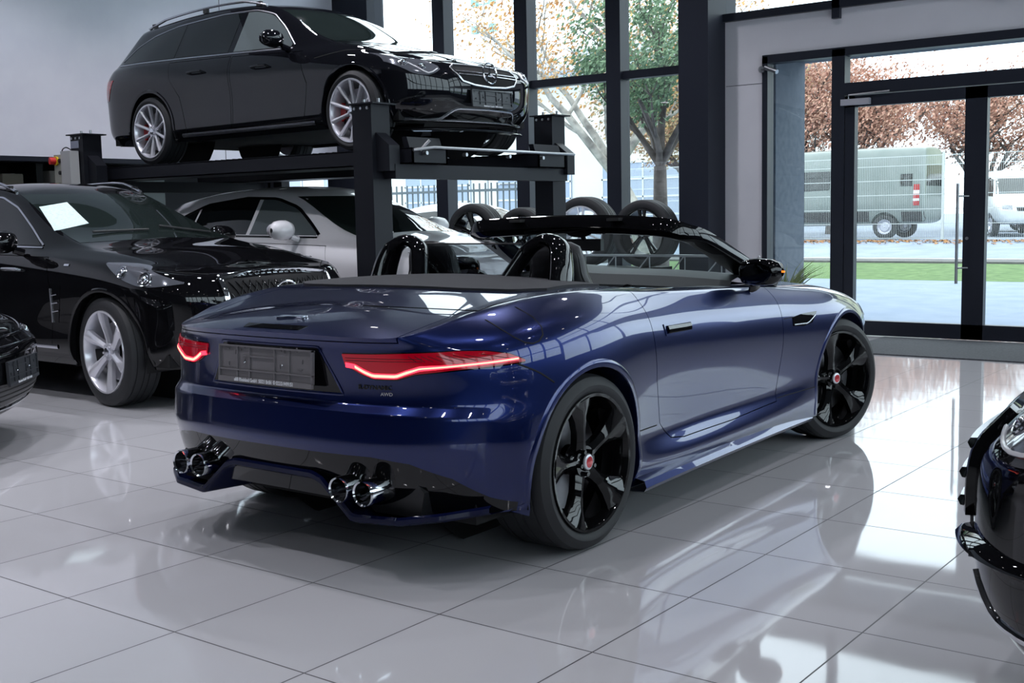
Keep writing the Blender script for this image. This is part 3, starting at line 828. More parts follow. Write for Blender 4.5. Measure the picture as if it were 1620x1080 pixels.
def build_cockpit(T, S):
    # tub
    tub = MB(); 
    tub.bb((.42, -.72, .30), (2.0, .72, .34))
    G = [[(.44, y, .99) for y in (-.68, 0, .68)], [(.50, y, .80) for y in (-.68, 0, .68)], [(.50, y, .32) for y in (-.68, 0, .68)]]
    tub.grid(G)
    for sg in (-1, 1): tub.grid([[(s, sg * .755, .90), (s, sg * .735, .32)] for s in (.42, 1.0, 2.0)])
    link('cockpit_tub', tub, M['leather'], T)
    # dashboard
    G = []
    for i in range(21):
        w = -.70 + 1.40 * i / 20
        hump = .028 * math.exp(-((w + .36) / .16) ** 2)
        c = .03 * (1 - (w / .7) ** 2)
        G.append([(2.04, -w, .925 + c), (1.90, -w, .958 + c + hump), (1.76, -w, .965 + c + hump), (1.66, -w, .945 + c * .8 + hump), (1.62, -w, .90 + c * .5), (1.63, -w, .80), (1.70, -w, .62)])
    D = link('dashboard', MB().grid(G), M['dash'], T, label='dark grey dashboard')
    bp = MB().bb((1.60, -.13, .74), (1.63, .13, .90)); link('centre_screen', bp, M['gloss_black'], D)
    for w in (-.6, .6, -.12, .12):
        link('air_vent', MB().cyl((1.60, -w, .885), (1.64, -w, .885), .035, 18), M['gloss_black'], D)
    # steering wheel (left hand drive)
    c = Vector((1.45, .37, .80)); n = Vector((-1, 0, .42)).normalized(); u = Vector((0, 1, 0)); v = n.cross(u)
    ring = [c + (u * cos(2 * pi * k / 32) + v * sin(2 * pi * k / 32)) * .18 for k in range(32)]
    sw = MB().tube(ring, .016, 8, closed=True)
    for a in (0, pi, -pi / 2): sw.tube([c, c + (u * cos(a) + v * sin(a)) * .17], .014, 6)
    sw.sphere(c, (.03, .06, .06), 12, 8); link('steering_wheel', sw, M['leather'], T)
    # seats
    for sg in (-1, 1):
        yc = sg * .37
        # backrest as lofted sections going up
        G = []
        for (z, hw, x0, th) in ((.40, .24, .86, .16), (.60, .25, .79, .15), (.80, .25, .72, .14), (.92, .22, .68, .13), (.99, .16, .655, .12), (1.03, .145, .645, .11), (1.10, .14, .63, .10), (1.155, .12, .62, .085), (1.175, .08, .615, .05)):
            ring = []
            for k in range(20):
                a = 2 * pi * k / 20; ca, sa = cos(a), sin(a)
                ring.append((x0 - .03 + th / 2 * (abs(ca) ** .7) * (1 if ca > 0 else -1), yc + hw * (abs(sa) ** .6) * (1 if sa > 0 else -1), z))
            ring.append(ring[0]); G.append(ring)
        mb = MB().grid(G); mb.add(G[-1][:-1], [tuple(range(20))])
        st = link('seat', mb, M['leather'], T, 50)
        cu = MB()
        G = []
        for (x, hw, z1) in ((.82, .22, .52), (.95, .25, .54), (1.15, .26, .55), (1.30, .25, .56), (1.36, .22, .52)):
            G.append([(x, yc - hw, .36), (x, yc - hw, z1), (x, yc - hw * .6, z1 - .04), (x, yc, z1 - .05), (x, yc + hw * .6, z1 - .04), (x, yc + hw, z1), (x, yc + hw, .36)])
        cu.grid(G); link('seat_cushion', cu, M['leather'], st, 50)
        pipe = MB()
        pts = crom([(.585, yc + .235, .80), (.58, yc + .21, .93), (.585, yc + .145, 1.02), (.575, yc + .125, 1.12), (.58, yc + .07, 1.172), (.58, yc - .07, 1.172), (.575, yc - .125, 1.12), (.585, yc - .145, 1.02), (.58, yc - .21, .93), (.585, yc - .235, .80)], 5)
        pipe.tube(pts, .004, 6); link('seat_piping', pipe, M['satin_chrome'] if False else M['dash'], st)
    # roll hoops
    for sg in (-1, 1):
        yc = sg * .405
        pts = crom([(.36, yc - sg * .165, .985), (.42, yc - sg * .115, 1.09), (.455, yc - sg * .075, 1.155), (.465, yc, 1.188), (.455, yc + sg * .075, 1.16), (.43, yc + sg * .105, 1.09), (.40, yc + sg * .12, .985)], 7)
        n = len(pts)
        rs = [lerp(.036, .032, abs(i / (n - 1) - .5) * 2) + .045 * max(0, i / (n - 1) - .5) for i in range(n)]
        mb = MB().tube(pts, rs, 16, flat=(1.5, .8), up=(1, 0, 0))
        link('roll_hoop', mb, M['gloss_black'], T)
    # wind deflector
    wd = MB(); wd.bb((.452, -.27, 1.005), (.456, .27, 1.172))
    g = link('wind_deflector', wd, glass_mat('smoked_clear_glass', (.55, .58, .60)), T, 0)
    fr = MB(); fr.tube([(.454, -.275, 1.00), (.454, -.275, 1.172), (.454, .275, 1.172), (.454, .275, 1.00)], .004, 6); link('deflector_edge', fr, M['trim'], g)
    # windscreen frame
    R_ = [(2.02, .715, .915), (1.84, .695, .992), (1.62, .672, 1.085), (1.42, .645, 1.168), (1.30, .615, 1.200), (1.235, .565, 1.222), (1.245, .42, 1.233), (1.262, .22, 1.241), (1.268, 0, 1.244)]
    Rt = [(a, -b, c) for a, b, c in R_]; Lf = [(a, b, c) for a, b, c in reversed(R_[:-1])]
    pts = crom(Rt + Lf, 8)
    N = len(pts); C0 = Vector((1.3, 0, .9)); G = []
    for i, p in enumerate(pts):
        t = (pts[min(i + 1, N - 1)] - pts[max(i - 1, 0)]).normalized()
        gn = Vector((.42, 0, 1)).normalized()          # glass-plane outward-ish
        gn = (gn - t * gn.dot(t)).normalized(); sd = t.cross(gn)
        e = min(i, N - 1 - i) / (N / 2)
        wd_ = lerp(.080, .050, min(e * 1.6, 1)); th = lerp(.026, .034, min(e * 1.6, 1))
        prof = [(-1, .2), (-.85, 1), (.0, 1.25), (.8, .9), (1, .2), (.9, -1), (0, -1.3), (-.9, -1)]
        ring = [p + sd * a * wd_ + gn * b * th for a, b in prof]; ring.append(ring[0]); G.append(ring)
    WF = link('windscreen_frame', MB().grid(G), M['gloss_black'], T, 40)
    # painted outer edge of the pillars
    for sg in (-1, 1):
        q = [Vector((a, -sg * b, c)) for a, b, c in R_[:6]]
        q = [p + Vector((.012, -sg * .030, .016)) for p in q]
        link('pillar_trim', MB().tube(crom(q, 6), .014, 10), M['blue'], WF)
        lt = MB().box((1.20, -sg * .30, 1.266), (.05, .07, .014)); link('roof_latch', lt, M['trim'], WF)
    # glass
    def gp(u, v):
        # u -1..1 across, v 0 bottom..1 top
        w = lerp(.70, .58, v) * u
        s = lerp(2.10, 1.275, v) - .08 * abs(u) ** 2 * (1 - v) - .03 * u * u * v
        z = lerp(.925, 1.255, v) + .015 * (1 - u * u) * (1 - v) + .03 * sin(pi * v) * .6
        return (s, -w, z)
    G = [[gp(-1 + 2 * j / 20, i / 12) for j in range(21)] for i in range(13)]
    link('windscreen', MB().grid(G), glass_mat('clear_windscreen', (.80, .88, .88)), T, 60)
    # interior mirror
    mb = MB(); mb.box((1.40, .02, 1.135), (.03, .23, .062)); mb.tube([(1.41, .02, 1.15), (1.34, .0, 1.22)], .014, 8); mb.sphere((1.33, 0, 1.21), (.06, .08, .035), 12, 8)
    link('rear_view_mirror', mb, M['satin_black'], WF)
    # side mirrors
    for sg in (-1, 1):
        mb = MB(); G = []
        cx, cy, cz = 1.50, sg * .93, 1.0
        for (t, rx, rz, dx) in ((-1, .02, .03, 0), (-.85, .055, .052, -.002), (-.5, .082, .064, 0), (0, .092, .066, .004), (.5, .088, .062, .01), (.85, .06, .046, .018), (1, .02, .02, .024)):
            G.append([(cx + dx + rx * (1 if cos(a) > 0 else .55) * abs(cos(a)) ** .8 * (1 if cos(a) > 0 else -1), cy + sg * t * .105, cz + rz * sin(a)) for a in [2 * pi * k / 20 for k in range(21)]])
        mb.grid(G); mr = link('side_mirror', mb, M['gloss_black'], T, 60)
        mb = MB().tube([(1.62, sg * .845, .915), (1.60, sg * .86, .95), (1.53, sg * .885, .975)], [.035, .03, .026], 10, flat=(1.3, .6), up=(1, 0, 0)); link('mirror_stalk', mb, M['gloss_black'], mr)
        g = MB().sphere((1.452, sg * .93, 1.0), (.004, .085, .052), 16, 8); link('mirror_glass', g, M['mirror'], mr)
        am = MB().tube([(1.58, sg * 1.0, 1.0), (1.57, sg * 1.025, 1.0)], .005, 6); link('indicator', am, M['amber'], mr)
    # wipers
    for w in (-.3, .3):
        link('wiper', MB().tube([(2.08, -w, .945), (2.02, -w + .32, .955)], .008, 6), M['trim'], T)
# ================================================================== closed cars
def base_car(T, P, paint, level=2, doors=(), arch_r=.37, wheels=None, side_windows=None, screen=True):
    rows = gen_rows(P)
    me = cage_mesh(rows, {6: .35, 7: .3, 8: .5}, level=level)
    S = Surf(me)
    body = shell(me, .015)
    zc = P['wr_']
    body = boolean(body, arch_cutter((0, P['fa']), arch_r, zc=zc))
    for sg in (-1, 1):
        for d in doors:
            a, b = sg * .58, sg * 1.4
            cx = sum(p[0] for p in d) / len(d); cz = sum(p[1] for p in d) / len(d)
            def sc(k): return [(p[0] + (k if p[0] < cx else -k), p[1] + (k if p[1] < cz else -k)) for p in d]
            pc = boolean(body.copy(), MB().prism(sc(.003), 'y', a, b), 'INTERSECT')
            body = boolean(body, MB().prism(sc(-.002), 'y', a, b))
            S.apply(pc); link('door', pc, paint, T, 0)
    S.apply(body); link('body', body, paint, T, 0)
    for sx in (0, P['fa']):
        for sg in (-1, 1):
            link('wheel_arch_trim', arch_lip(S, sx, zc, arch_r + .002, sg, P['z0'] + .04, .012, .018, .008, .06), wheels.get('lip', paint), T)
            link('wheel_arch_liner', liner(sx, zc, arch_r + .012, sg, P['W'] - .06), M['liner'], T)
            wheel(T, (sx, sg * (P['W'] - wheels['W'] / 2 - wheels.get('in', .012)), wheels['R']), wheels['kind'], wheels['R'], wheels['W'], wheels['rr'], wheels['mat'], sg, wheels.get('steer', 0) if sx else 0, wheels.get('cap'), wheels.get('cal'))
    ub = MB().bb((P['sr'] + .3, -P['W'] + .12, P['z0'] + .03), (P['sf'] - .3, P['W'] - .12, P['z0'] + .12)); link('underbody', ub, M['liner'], T)
    return S

def mirror_part(T, x, y, z, m, sg, sc=1.0, amber=False):
    mb = MB(); G = []
    for (t, rx, rz, dx) in ((-1, .02, .03, 0), (-.85, .06, .062, 0), (-.4, .085, .08, 0), (.1, .09, .08, .006), (.6, .08, .07, .014), (.9, .05, .045, .022), (1, .02, .02, .03)):
        G.append([(x + dx + rx * sc * (1 if cos(a) > 0 else .6) * cos(a), y + sg * t * .12 * sc, z + rz * sc * sin(a)) for a in [2 * pi * k / 18 for k in range(19)]])
    mb.grid(G); o = link('side_mirror', mb, m, T, 60)
    st = MB().tube([(x + .05, y - sg * .16, z - .085), (x + .03, y - sg * .09, z - .06)], .028, 8); link('mirror_stalk', st, m, o)
    g = MB().sphere((x - .052 * sc, y, z), (.006, .10 * sc, .062 * sc), 14, 8); link('mirror_glass', g, M['chrome'], o)
    return o

def roof_rail(T, S, pts, m, sg):
    P3 = []
    R3 = resample([(a, b, 0) for a, b in pts], 20)
    q = [S.hit('T', p.x, -sg * p.y) for p in R3]
    n = len(q); L = []
    for i, (l, nn) in enumerate(q):
        e = min(i, n - 1 - i); L.append(l + Vector((0, 0, .012 + .035 * min(e / 3, 1))))
    o = link('roof_rail', MB().tube(L, .014, 8, flat=(.8, 1.3)), m, T)
    ft = MB()
    for i in (1, n // 2, n - 2): ft.box(q[i][0] + Vector((0, 0, .02)), (.06, .03, .04))
    link('rail_foot', ft, M['trim'], o)

def headlamp(T, S, mode, top, bot, bowls, name='headlight', label=None, lens=None, drl=None):
    o = link(name, patch(S, mode, top, bot, 26, 8, .004, .02, sm=True), lens or M['lens_clear'], T)
    if label: o['label'] = label
    for (a, b, r) in bowls:
        loc, nn = S.hit(mode, a, b)
        mb = MB(); n_ = nn; u = n_.orthogonal().normalized(); v = n_.cross(u)
        for rr, h in ((r, .006), (r * .62, .012)):
            mb.tube([loc + n_ * h + (u * cos(2 * pi * k / 20) + v * sin(2 * pi * k / 20)) * rr for k in range(20)], r * .13, 6, closed=True)
        mb.sphere(loc + n_ * .006, (r * .5,) * 3, 12, 8)
        link('lamp_reflector', mb, M['lamp_bowl'], o)
    for d in (drl or []):
        link('lamp_trim', strip(S, mode, d, .010, .008, .006, sm=True), M['white_lamp'], o)
    return o

def build_wagon():
    T = thing('estate_car', 'black estate car with silver ten-spoke wheels raised on the upper lift platform', 'car', (-9.81, 8.08, 1.848), radians(-2.29))
    P = dict(W=.93, sr=-1.08, sf=3.62, sa=2.12, fa=2.874, roof_rear=-.72, roof_front=1.62, z0=.20, wr=.60, wr_=.331,
             belt=[(-1.1, .99), (-.3, .975), (.9, .935), (2.1, .885), (2.9, .80), (3.3, .745), (3.62, .70)], hood=(.955, .745),
             roof=[(-.8, 1.345), (-.5, 1.385), (.3, 1.435), (1.0, 1.445), (1.62, 1.385)], zend=.04, ff=.10, fe=.03)
    doors = [[(.58, .30), (.50, .62), (.36, .80), (.30, .965), (1.24, .935), (1.27, .60), (1.26, .28)], [(1.285, .28), (1.295, .60), (1.265, .93), (2.22, .885), (2.33, .60), (2.27, .28)]]
    S = base_car(T, P, M['graphite_paint'], 3, doors, .368, dict(R=.331, W=.255, rr=.258, kind='ten', mat=M['bright_alloy'], cal=M['red'], cap='chrome', steer=-.05, **{'in': .0}))
    for md, sg in (('R', -1), ('L', 1)):
        # side glass, three panes
        b = lambda s: interp(s, [(-.8, 1.035), (2.1, .935)])
        t = lambda s: interp(s, [(-.62, 1.07), (-.45, 1.20), (-.2, 1.285), (.2, 1.345), (.9, 1.375), (1.35, 1.362), (1.60, 1.30), (1.85, 1.13), (2.05, .96)])
        for x0, x1, mm in ((-.60, .33, M['dark_glass']), (.37, 1.16, M['dark_glass']), (1.24, 2.02, M['light_glass'])):
            xs = [x0 + (x1 - x0) * i / 12 for i in range(13)]
            link('side_window', patch(S, md, [(x, t(x) - .012) for x in xs], [(x, b(x) + .012) for x in xs], 26, 8, .002, .006), mm, T)
        ch = MB(); strip(S, md, [(-.66, 1.025), (.6, .985), (2.06, .93)], .014, .005, .006, mb=ch)
        strip(S, md, [(x, t(x)) for x in [-.64 + 2.7 * i / 30 for i in range(31)]], .012, .005, .006, mb=ch)
        link('window_chrome', ch, M['satin_chrome'], T)
        link('sill_trim', strip(S, md, [(.50, .262), (1.4, .262), (2.40, .262)], .035, .006, .008), M['satin_chrome'], T)
        for s_, z_ in ((.78, .825), (1.72, .79)):
            h = MB(); a = S.hit(md, s_ - .10, z_); c_ = S.hit(md, s_ + .10, z_); mid = S.hit(md, s_, z_)
            h.tube([a[0], a[0] + a[1] * .03, mid[0] + mid[1] * .04, c_[0] + c_[1] * .03, c_[0]], .011, 8); link('door_handle', h, M['graphite_paint'], T)
        mirror_part(T, 1.99, sg * 1.0, 1.0, M['graphite_paint'], sg, .95)
        roof_rail(T, S, [(-.45, .55), (.3, .58), (1.0, .585), (1.42, .56)], M['satin_chrome'], sg)
        link('tail_light', patch(S, md, [(-.97, .88), (-.66, .88)], [(-1.0, .68), (-.78, .68)], 10, 5, .004, .01), M['lens_red_dark'], T)
        g = 1 if sg < 0 else -1
        headlamp(T, S, 'F', [(g * .52, .665), (g * .66, .735), (g * .76, .765), (g * .84, .785)], [(g * .52, .635), (g * .64, .585), (g * .76, .605), (g * .86, .70)], [(g * .77, .69, .034), (g * .66, .655, .028)], drl=[[(g * .54, .640), (g * .64, .600), (g * .70, .64), (g * .80, .74)]])
        link('air_intake', patch(S, 'F', [(g * .50, .365), (g * .60, .40), (g * .80, .40)], [(g * .50, .26), (g * .62, .25), (g * .78, .265)], 18, 6, .003, .02), M['gloss_black'], T)
        ch = MB(); strip(S, 'F', [(g * .80, .245), (g * .56, .235), (g * .46, .245), (g * .38, .315), (g * .34, .33), (0, .335)], .012, .010, .01, mb=ch); strip(S, 'F', [(g * .48, .195), (g * .38, .225), (0, .232)], .010, .010, .01, mb=ch)
        link('bumper_trim', ch, M['satin_chrome'], T)
    # screens
    xs = [-.66 + 1.32 * i / 10 for i in range(11)]
    ws = patch(S, 'F', [(x * .84, 1.345 - .0 * abs(x)) for x in xs], [(x, .985 - .03 * abs(x)) for x in xs], 30, 12, .002, .006)
    link('windscreen', ws, M['screen_glass'], T)
    rw = patch(S, 'B', [(-.48, 1.32), (.48, 1.32)], [(-.66, 1.06), (.66, 1.06)], 20, 8, .002, .006); link('rear_window', rw, M['dark_glass'], T)
    ps = patch(S, 'T', [(.1, -.42), (.1, .42)], [(1.2, -.42), (1.2, .42)], 20, 8, .002, .006); link('sunroof', ps, M['dark_glass'], T)
    # grille
    gr = [(-.41, .655), (-.36, .685), (0, .692), (.36, .685), (.41, .655)]; gb = [(-.41, .64), (-.33, .55), (-.2, .525), (0, .515), (.2, .525), (.33, .55), (.41, .64)]
    G_ = link('grille', patch(S, 'F', gr, gb, 30, 6, .004, .03), M['liner'], T)
    ch = MB(); strip(S, 'F', gr + [(.40, .62), (.33, .55), (.2, .525), (0, .515), (-.2, .525), (-.33, .55), (-.40, .62)], .014, .012, .014, closed=True, mb=ch, step=.012)
    strip(S, 'F', [(-.38, .627), (.38, .627)], .010, .014, .01, mb=ch); strip(S, 'F', [(-.37, .603), (.37, .603)], .008, .014, .01, mb=ch); link('grille_chrome', ch, M['satin_chrome'], G_)
    loc, nn = S.hit('F', 0, .612); star(G_, loc + nn * .03, Vector((1, 0, .1)), .085)
    link('lower_intake', patch(S, 'F', [(-.40, .30), (-.32, .325), (.32, .325), (.40, .30)], [(-.44, .245), (.44, .245)], 24, 5, .003, .02), M['gloss_black'], T)
    loc, nn = S.hit('F', 0, .435)
    plate_holder(T, (loc.x + .022, 0, .425), (1, 0, .05), 'Rheinland GmbH  50321 Br\u00fchl', M['holder_dark'])
    sm = MB(); seam(S, 'F', [(-.85, .79), (-.5, .72), (-.4, .70)], sm); seam(S, 'F', [(.85, .79), (.5, .72), (.4, .70)], sm)
    for md in 'RL': seam(S, md, [(2.42, .80), (2.75, .84), (3.10, .82)], sm)
    link_split('panel_gap', sm, M['liner'], T)
    lp = MB(); 
    G = []
    for i in range(31):
        w = -.80 + 1.6 * i / 30; x = 3.60 - .34 * abs(w / .8) ** 3
        G.append([(x - .08, -w, .18), (x, -w, .155), (x + .012, -w, .145), (x - .05, -w, .14)])
    lp.grid(G); link('front_splitter', lp, M['gloss_black'], T)

def star(parent, c, n, r, name='star_badge'):
    n = n.normalized(); u = Vector((0, 1, 0)); v = n.cross(u).normalized()
    if v.z < 0: v = -v
    mb = MB().tube([c + (u * cos(2 * pi * k / 36) + v * sin(2 * pi * k / 36)) * r for k in range(36)], r * .085, 8, closed=True)
    for k in range(3):
        a = pi / 2 + k * 2 * pi / 3; d = u * cos(a) + v * sin(a); e = n.cross(d)
        mb.add([c + e * r * .14 + d * r * .08, c - e * r * .14 + d * r * .08, c + d * r * .98, c + n * r * .13, c - n * r * .05], [(0, 2, 3), (2, 1, 3), (1, 0, 3), (0, 4, 2), (2, 4, 1), (1, 4, 0)])
    return link(name, mb, M['chrome'], parent, 30)

def build_suv_black():
    T = thing('sport_utility_car', 'black SUV with silver roof rails and a white sheet behind the windscreen', 'car', (-10.14, 5.715, 0), 0)
    P = dict(W=.935, sr=-.92, sf=3.78, sa=2.02, fa=2.885, roof_rear=-.55, roof_front=1.38, z0=.27, wr=.62, wr_=.39,
             belt=[(-.95, 1.14), (0, 1.12), (1.0, 1.09), (2.0, 1.06), (2.6, 1.055), (3.1, 1.0), (3.5, .945), (3.78, .91)], hood=(1.135, .965),
             roof=[(-.6, 1.49), (-.2, 1.55), (.4, 1.60), (.9, 1.61), (1.4, 1.565)], zend=.02, ff=.08, fe=.03)
    doors = [[(.62, .42), (.50, .75), (.38, .95), (.34, 1.11), (1.12, 1.08), (1.16, .7), (1.14, .40)], [(1.16, .40), (1.18, .7), (1.14, 1.08), (2.18, 1.055), (2.28, .8), (2.22, .40)]]
    S = base_car(T, P, M['black_paint'], 3, doors, .425, dict(R=.39, W=.265, rr=.292, kind='twist6', mat=M['bright_alloy'], cap='satin_chrome', steer=-.12))
    for md, sg in (('R', -1), ('L', 1)):
        b = lambda s: interp(s, [(-.3, 1.175), (2.0, 1.125)])
        t = lambda s: interp(s, [(-.35, 1.20), (-.1, 1.38), (.3, 1.50), (.9, 1.535), (1.2, 1.515), (1.45, 1.43), (1.75, 1.27), (1.98, 1.14)])
        for x0, x1 in ((-.32, .30), (.34, 1.06), (1.12, 1.95)):
            xs = [x0 + (x1 - x0) * i / 12 for i in range(13)]
            link('side_window', patch(S, md, [(x, t(x) - .012) for x in xs], [(x, b(x) + .012) for x in xs], 24, 8, .002, .006), M['dark_glass'], T)
        ch = MB(); strip(S, md, [(x, t(x)) for x in [-.36 + 2.35 * i / 30 for i in range(31)]], .014, .005, .006, mb=ch); strip(S, md, [(-.34, 1.172), (2.0, 1.122)], .012, .005, .006, mb=ch)
        link('window_chrome', ch, M['satin_chrome'], T)
        mirror_part(T, 1.80, sg * 1.03, 1.17, M['black_paint'], sg, 1.05)
        roof_rail(T, S, [(-.3, .56), (.3, .60), (.9, .60), (1.30, .58)], M['satin_chrome'], sg)
        link('tail_light', patch(S, md, [(-.80, 1.05), (-.5, 1.05)], [(-.85, .88), (-.6, .90)], 10, 5, .004, .01), M['lens_red_dark'], T)
        g = 1 if sg < 0 else -1
        headlamp(T, S, md, [(2.90, 1.02), (3.12, 1.01), (3.35, .955), (3.56, .885)], [(2.90, 1.01), (3.12, .905), (3.34, .855), (3.56, .875)], [(3.10, .955, .042), (3.32, .905, .05)], label='clear wrap-round headlight')
        v = link('fender_vent', patch(S, md, [(2.26, .84), (2.40, .85)], [(2.24, .60), (2.33, .58)], 8, 8, .003, .008), M['gloss_black'], T)
        vv = MB(); strip(S, md, [(2.27, .83), (2.26, .58)], .014, .010, .01, mb=vv)
        for zz in (.66, .72, .78): strip(S, md, [(2.27, zz), (2.35, zz + .01)], .010, .008, .008, mb=vv)
        link('vent_chrome', vv, M['satin_chrome'], v)
        link('sill_trim', strip(S, md, [(.6, .40), (2.3, .40)], .03, .006, .008), M['satin_chrome'], T)
        link('side_indicator', strip(S, md, [(2.42, 1.0), (2.48, 1.0)], .018, .004, .006), M['lamp_bowl'], T)
        link('fog_lamp_housing', patch(S, 'F', [(g * .62, .56), (g * .80, .56)], [(g * .62, .42), (g * .78, .42)], 10, 5, .003, .015), M['satin_black'], T)
        for s_, z_ in ((.85, .98), (1.75, .96)):
            h = MB(); a = S.hit(md, s_ - .10, z_); c_ = S.hit(md, s_ + .10, z_); mid = S.hit(md, s_, z_)
            h.tube([a[0], a[0] + a[1] * .03, mid[0] + mid[1] * .04, c_[0] + c_[1] * .03, c_[0]], .012, 8); link('door_handle', h, M['satin_chrome'], T)
    xs = [-.70 + 1.40 * i / 10 for i in range(11)]
    link('windscreen', patch(S, 'F', [(x * .83, 1.535) for x in xs], [(x, 1.175 - .03 * abs(x)) for x in xs], 30, 12, .002, .006), M['screen_glass'], T)
    link('rear_window', patch(S, 'B', [(-.5, 1.46), (.5, 1.46)], [(-.66, 1.22), (.66, 1.22)], 20, 8, .002, .006), M['dark_glass'], T)
    # sheet of paper on the inside top corner of the screen (passenger side)
    # grille
    tp = [(-.50, .905), (-.25, .925), (0, .93), (.25, .925), (.50, .905)]; bt = [(-.46, .66), (-.3, .60), (0, .58), (.3, .60), (.46, .66)]
    G_ = link('grille', patch(S, 'F', tp, bt, 30, 10, .004, .03), M['liner'], T)
    ms = MB()
    for i in range(-9, 10):
        for sgn in (-1, 1):
            a = (i * .055, .60); b = (i * .055 + sgn * .20, .92)
            p = [(lerp(a[0], b[0], k / 10), lerp(a[1], b[1], k / 10)) for k in range(11)]
            p = [q for q in p if abs(q[0]) < lerp(.40, .49, (q[1] - .6) / .32) and q[1] > .60 + .06 * abs(q[0])]
            if len(p) > 2: strip(S, 'F', p, .006, .012, .006, mb=ms, step=.06)
    link('grille_mesh', ms, M['gloss_black'], G_)
    ch = MB(); strip(S, 'F', tp + [(.49, .75), (.46, .66), (.3, .60), (0, .58), (-.3, .60), (-.46, .66), (-.49, .75)], .036, .02, .024, closed=True, mb=ch, step=.015); link('grille_chrome', ch, M['chrome'], G_)
    loc, nn = S.hit('F', 0, .80); c = loc + nn * .03
    mb = MB().tube([c + Vector((0, cos(2 * pi * k / 32) * .088, sin(2 * pi * k / 32) * .050)) for k in range(32)], .009, 8, closed=True)
    mb.add([c + Vector((0, -.02, -.042)), c + Vector((0, -.004, -.042)), c + Vector((.008, 0, .012)), c + Vector((0, .004, -.042)), c + Vector((0, .02, -.042))], [(0, 1, 2), (3, 4, 2)])
    link('oval_badge', mb, M['chrome'], G_)
    sm = MB(); seam(S, 'F', [(-.86, .975), (-.52, .93)], sm); seam(S, 'F', [(.86, .975), (.52, .93)], sm)
    link_split('panel_gap', sm, M['liner'], T)
    link('lower_grille', patch(S, 'F', [(-.5, .50), (.5, .50)], [(-.42, .36), (.42, .36)], 20, 5, .003, .015), M['satin_black'], T)
    loc, nn = S.hit('F', 0, .50); plate_holder(T, (loc.x + .02, 0, .51), (1, 0, .02), None, M['holder_dark'])
    for w in (-.55, .05): 
        a, n1 = S.hit('T', 2.26, w); b, n2 = S.hit('T', 2.19, w + .45)
        link('wiper', MB().tube([a + n1 * .02, b + n2 * .02], .009, 6), M['trim'], T)
    # paper sheet as a thing of its own lying behind/against the glass
    pm = patch(S, 'F', [(.59, 1.43), (.355, 1.465)], [(.70, 1.245), (.41, 1.295)], 10, 8, .004, .003)
    p = link('paper_sheet', pm, paper_mat(), None, 0)
    p.location = T.location; tag(p, 'white price sheet behind the windscreen of the black SUV', 'paper')
    return T

def paper_mat():
    m = mat('printed_sheet', (.66, .80, .80), .5); nt = m.node_tree; n = nt.nodes; l = nt.links
    tc = n.new('ShaderNodeTexCoord'); mp = n.new('ShaderNodeMapping'); mp.inputs['Scale'].default_value = (1, 1, 1); l.new(tc.outputs['Generated'], mp.inputs[0])
    w = n.new('ShaderNodeTexWave'); w.wave_type = 'BANDS'; w.bands_direction = 'Z'; w.inputs['Scale'].default_value = 6; l.new(mp.outputs[0], w.inputs['Vector'])
    t = n.new('ShaderNodeTexNoise'); t.inputs['Scale'].default_value = 18; l.new(mp.outputs[0], t.inputs['Vector'])
    mu = n.new('ShaderNodeMath'); mu.operation = 'MULTIPLY'; l.new(w.outputs['Fac'], mu.inputs[0]); l.new(t.outputs['Fac'], mu.inputs[1])
    r = n.new('ShaderNodeValToRGB'); r.color_ramp.elements[0].position = .40; r.color_ramp.elements[1].position = .55
    r.color_ramp.elements[0].color = (.62, .78, .78, 1); r.color_ramp.elements[1].color = (.42, .56, .58, 1)
    l.new(mu.outputs[0], r.inputs[0]); l.new(r.outputs[0], n['Principled BSDF'].inputs['Base Color']); return m

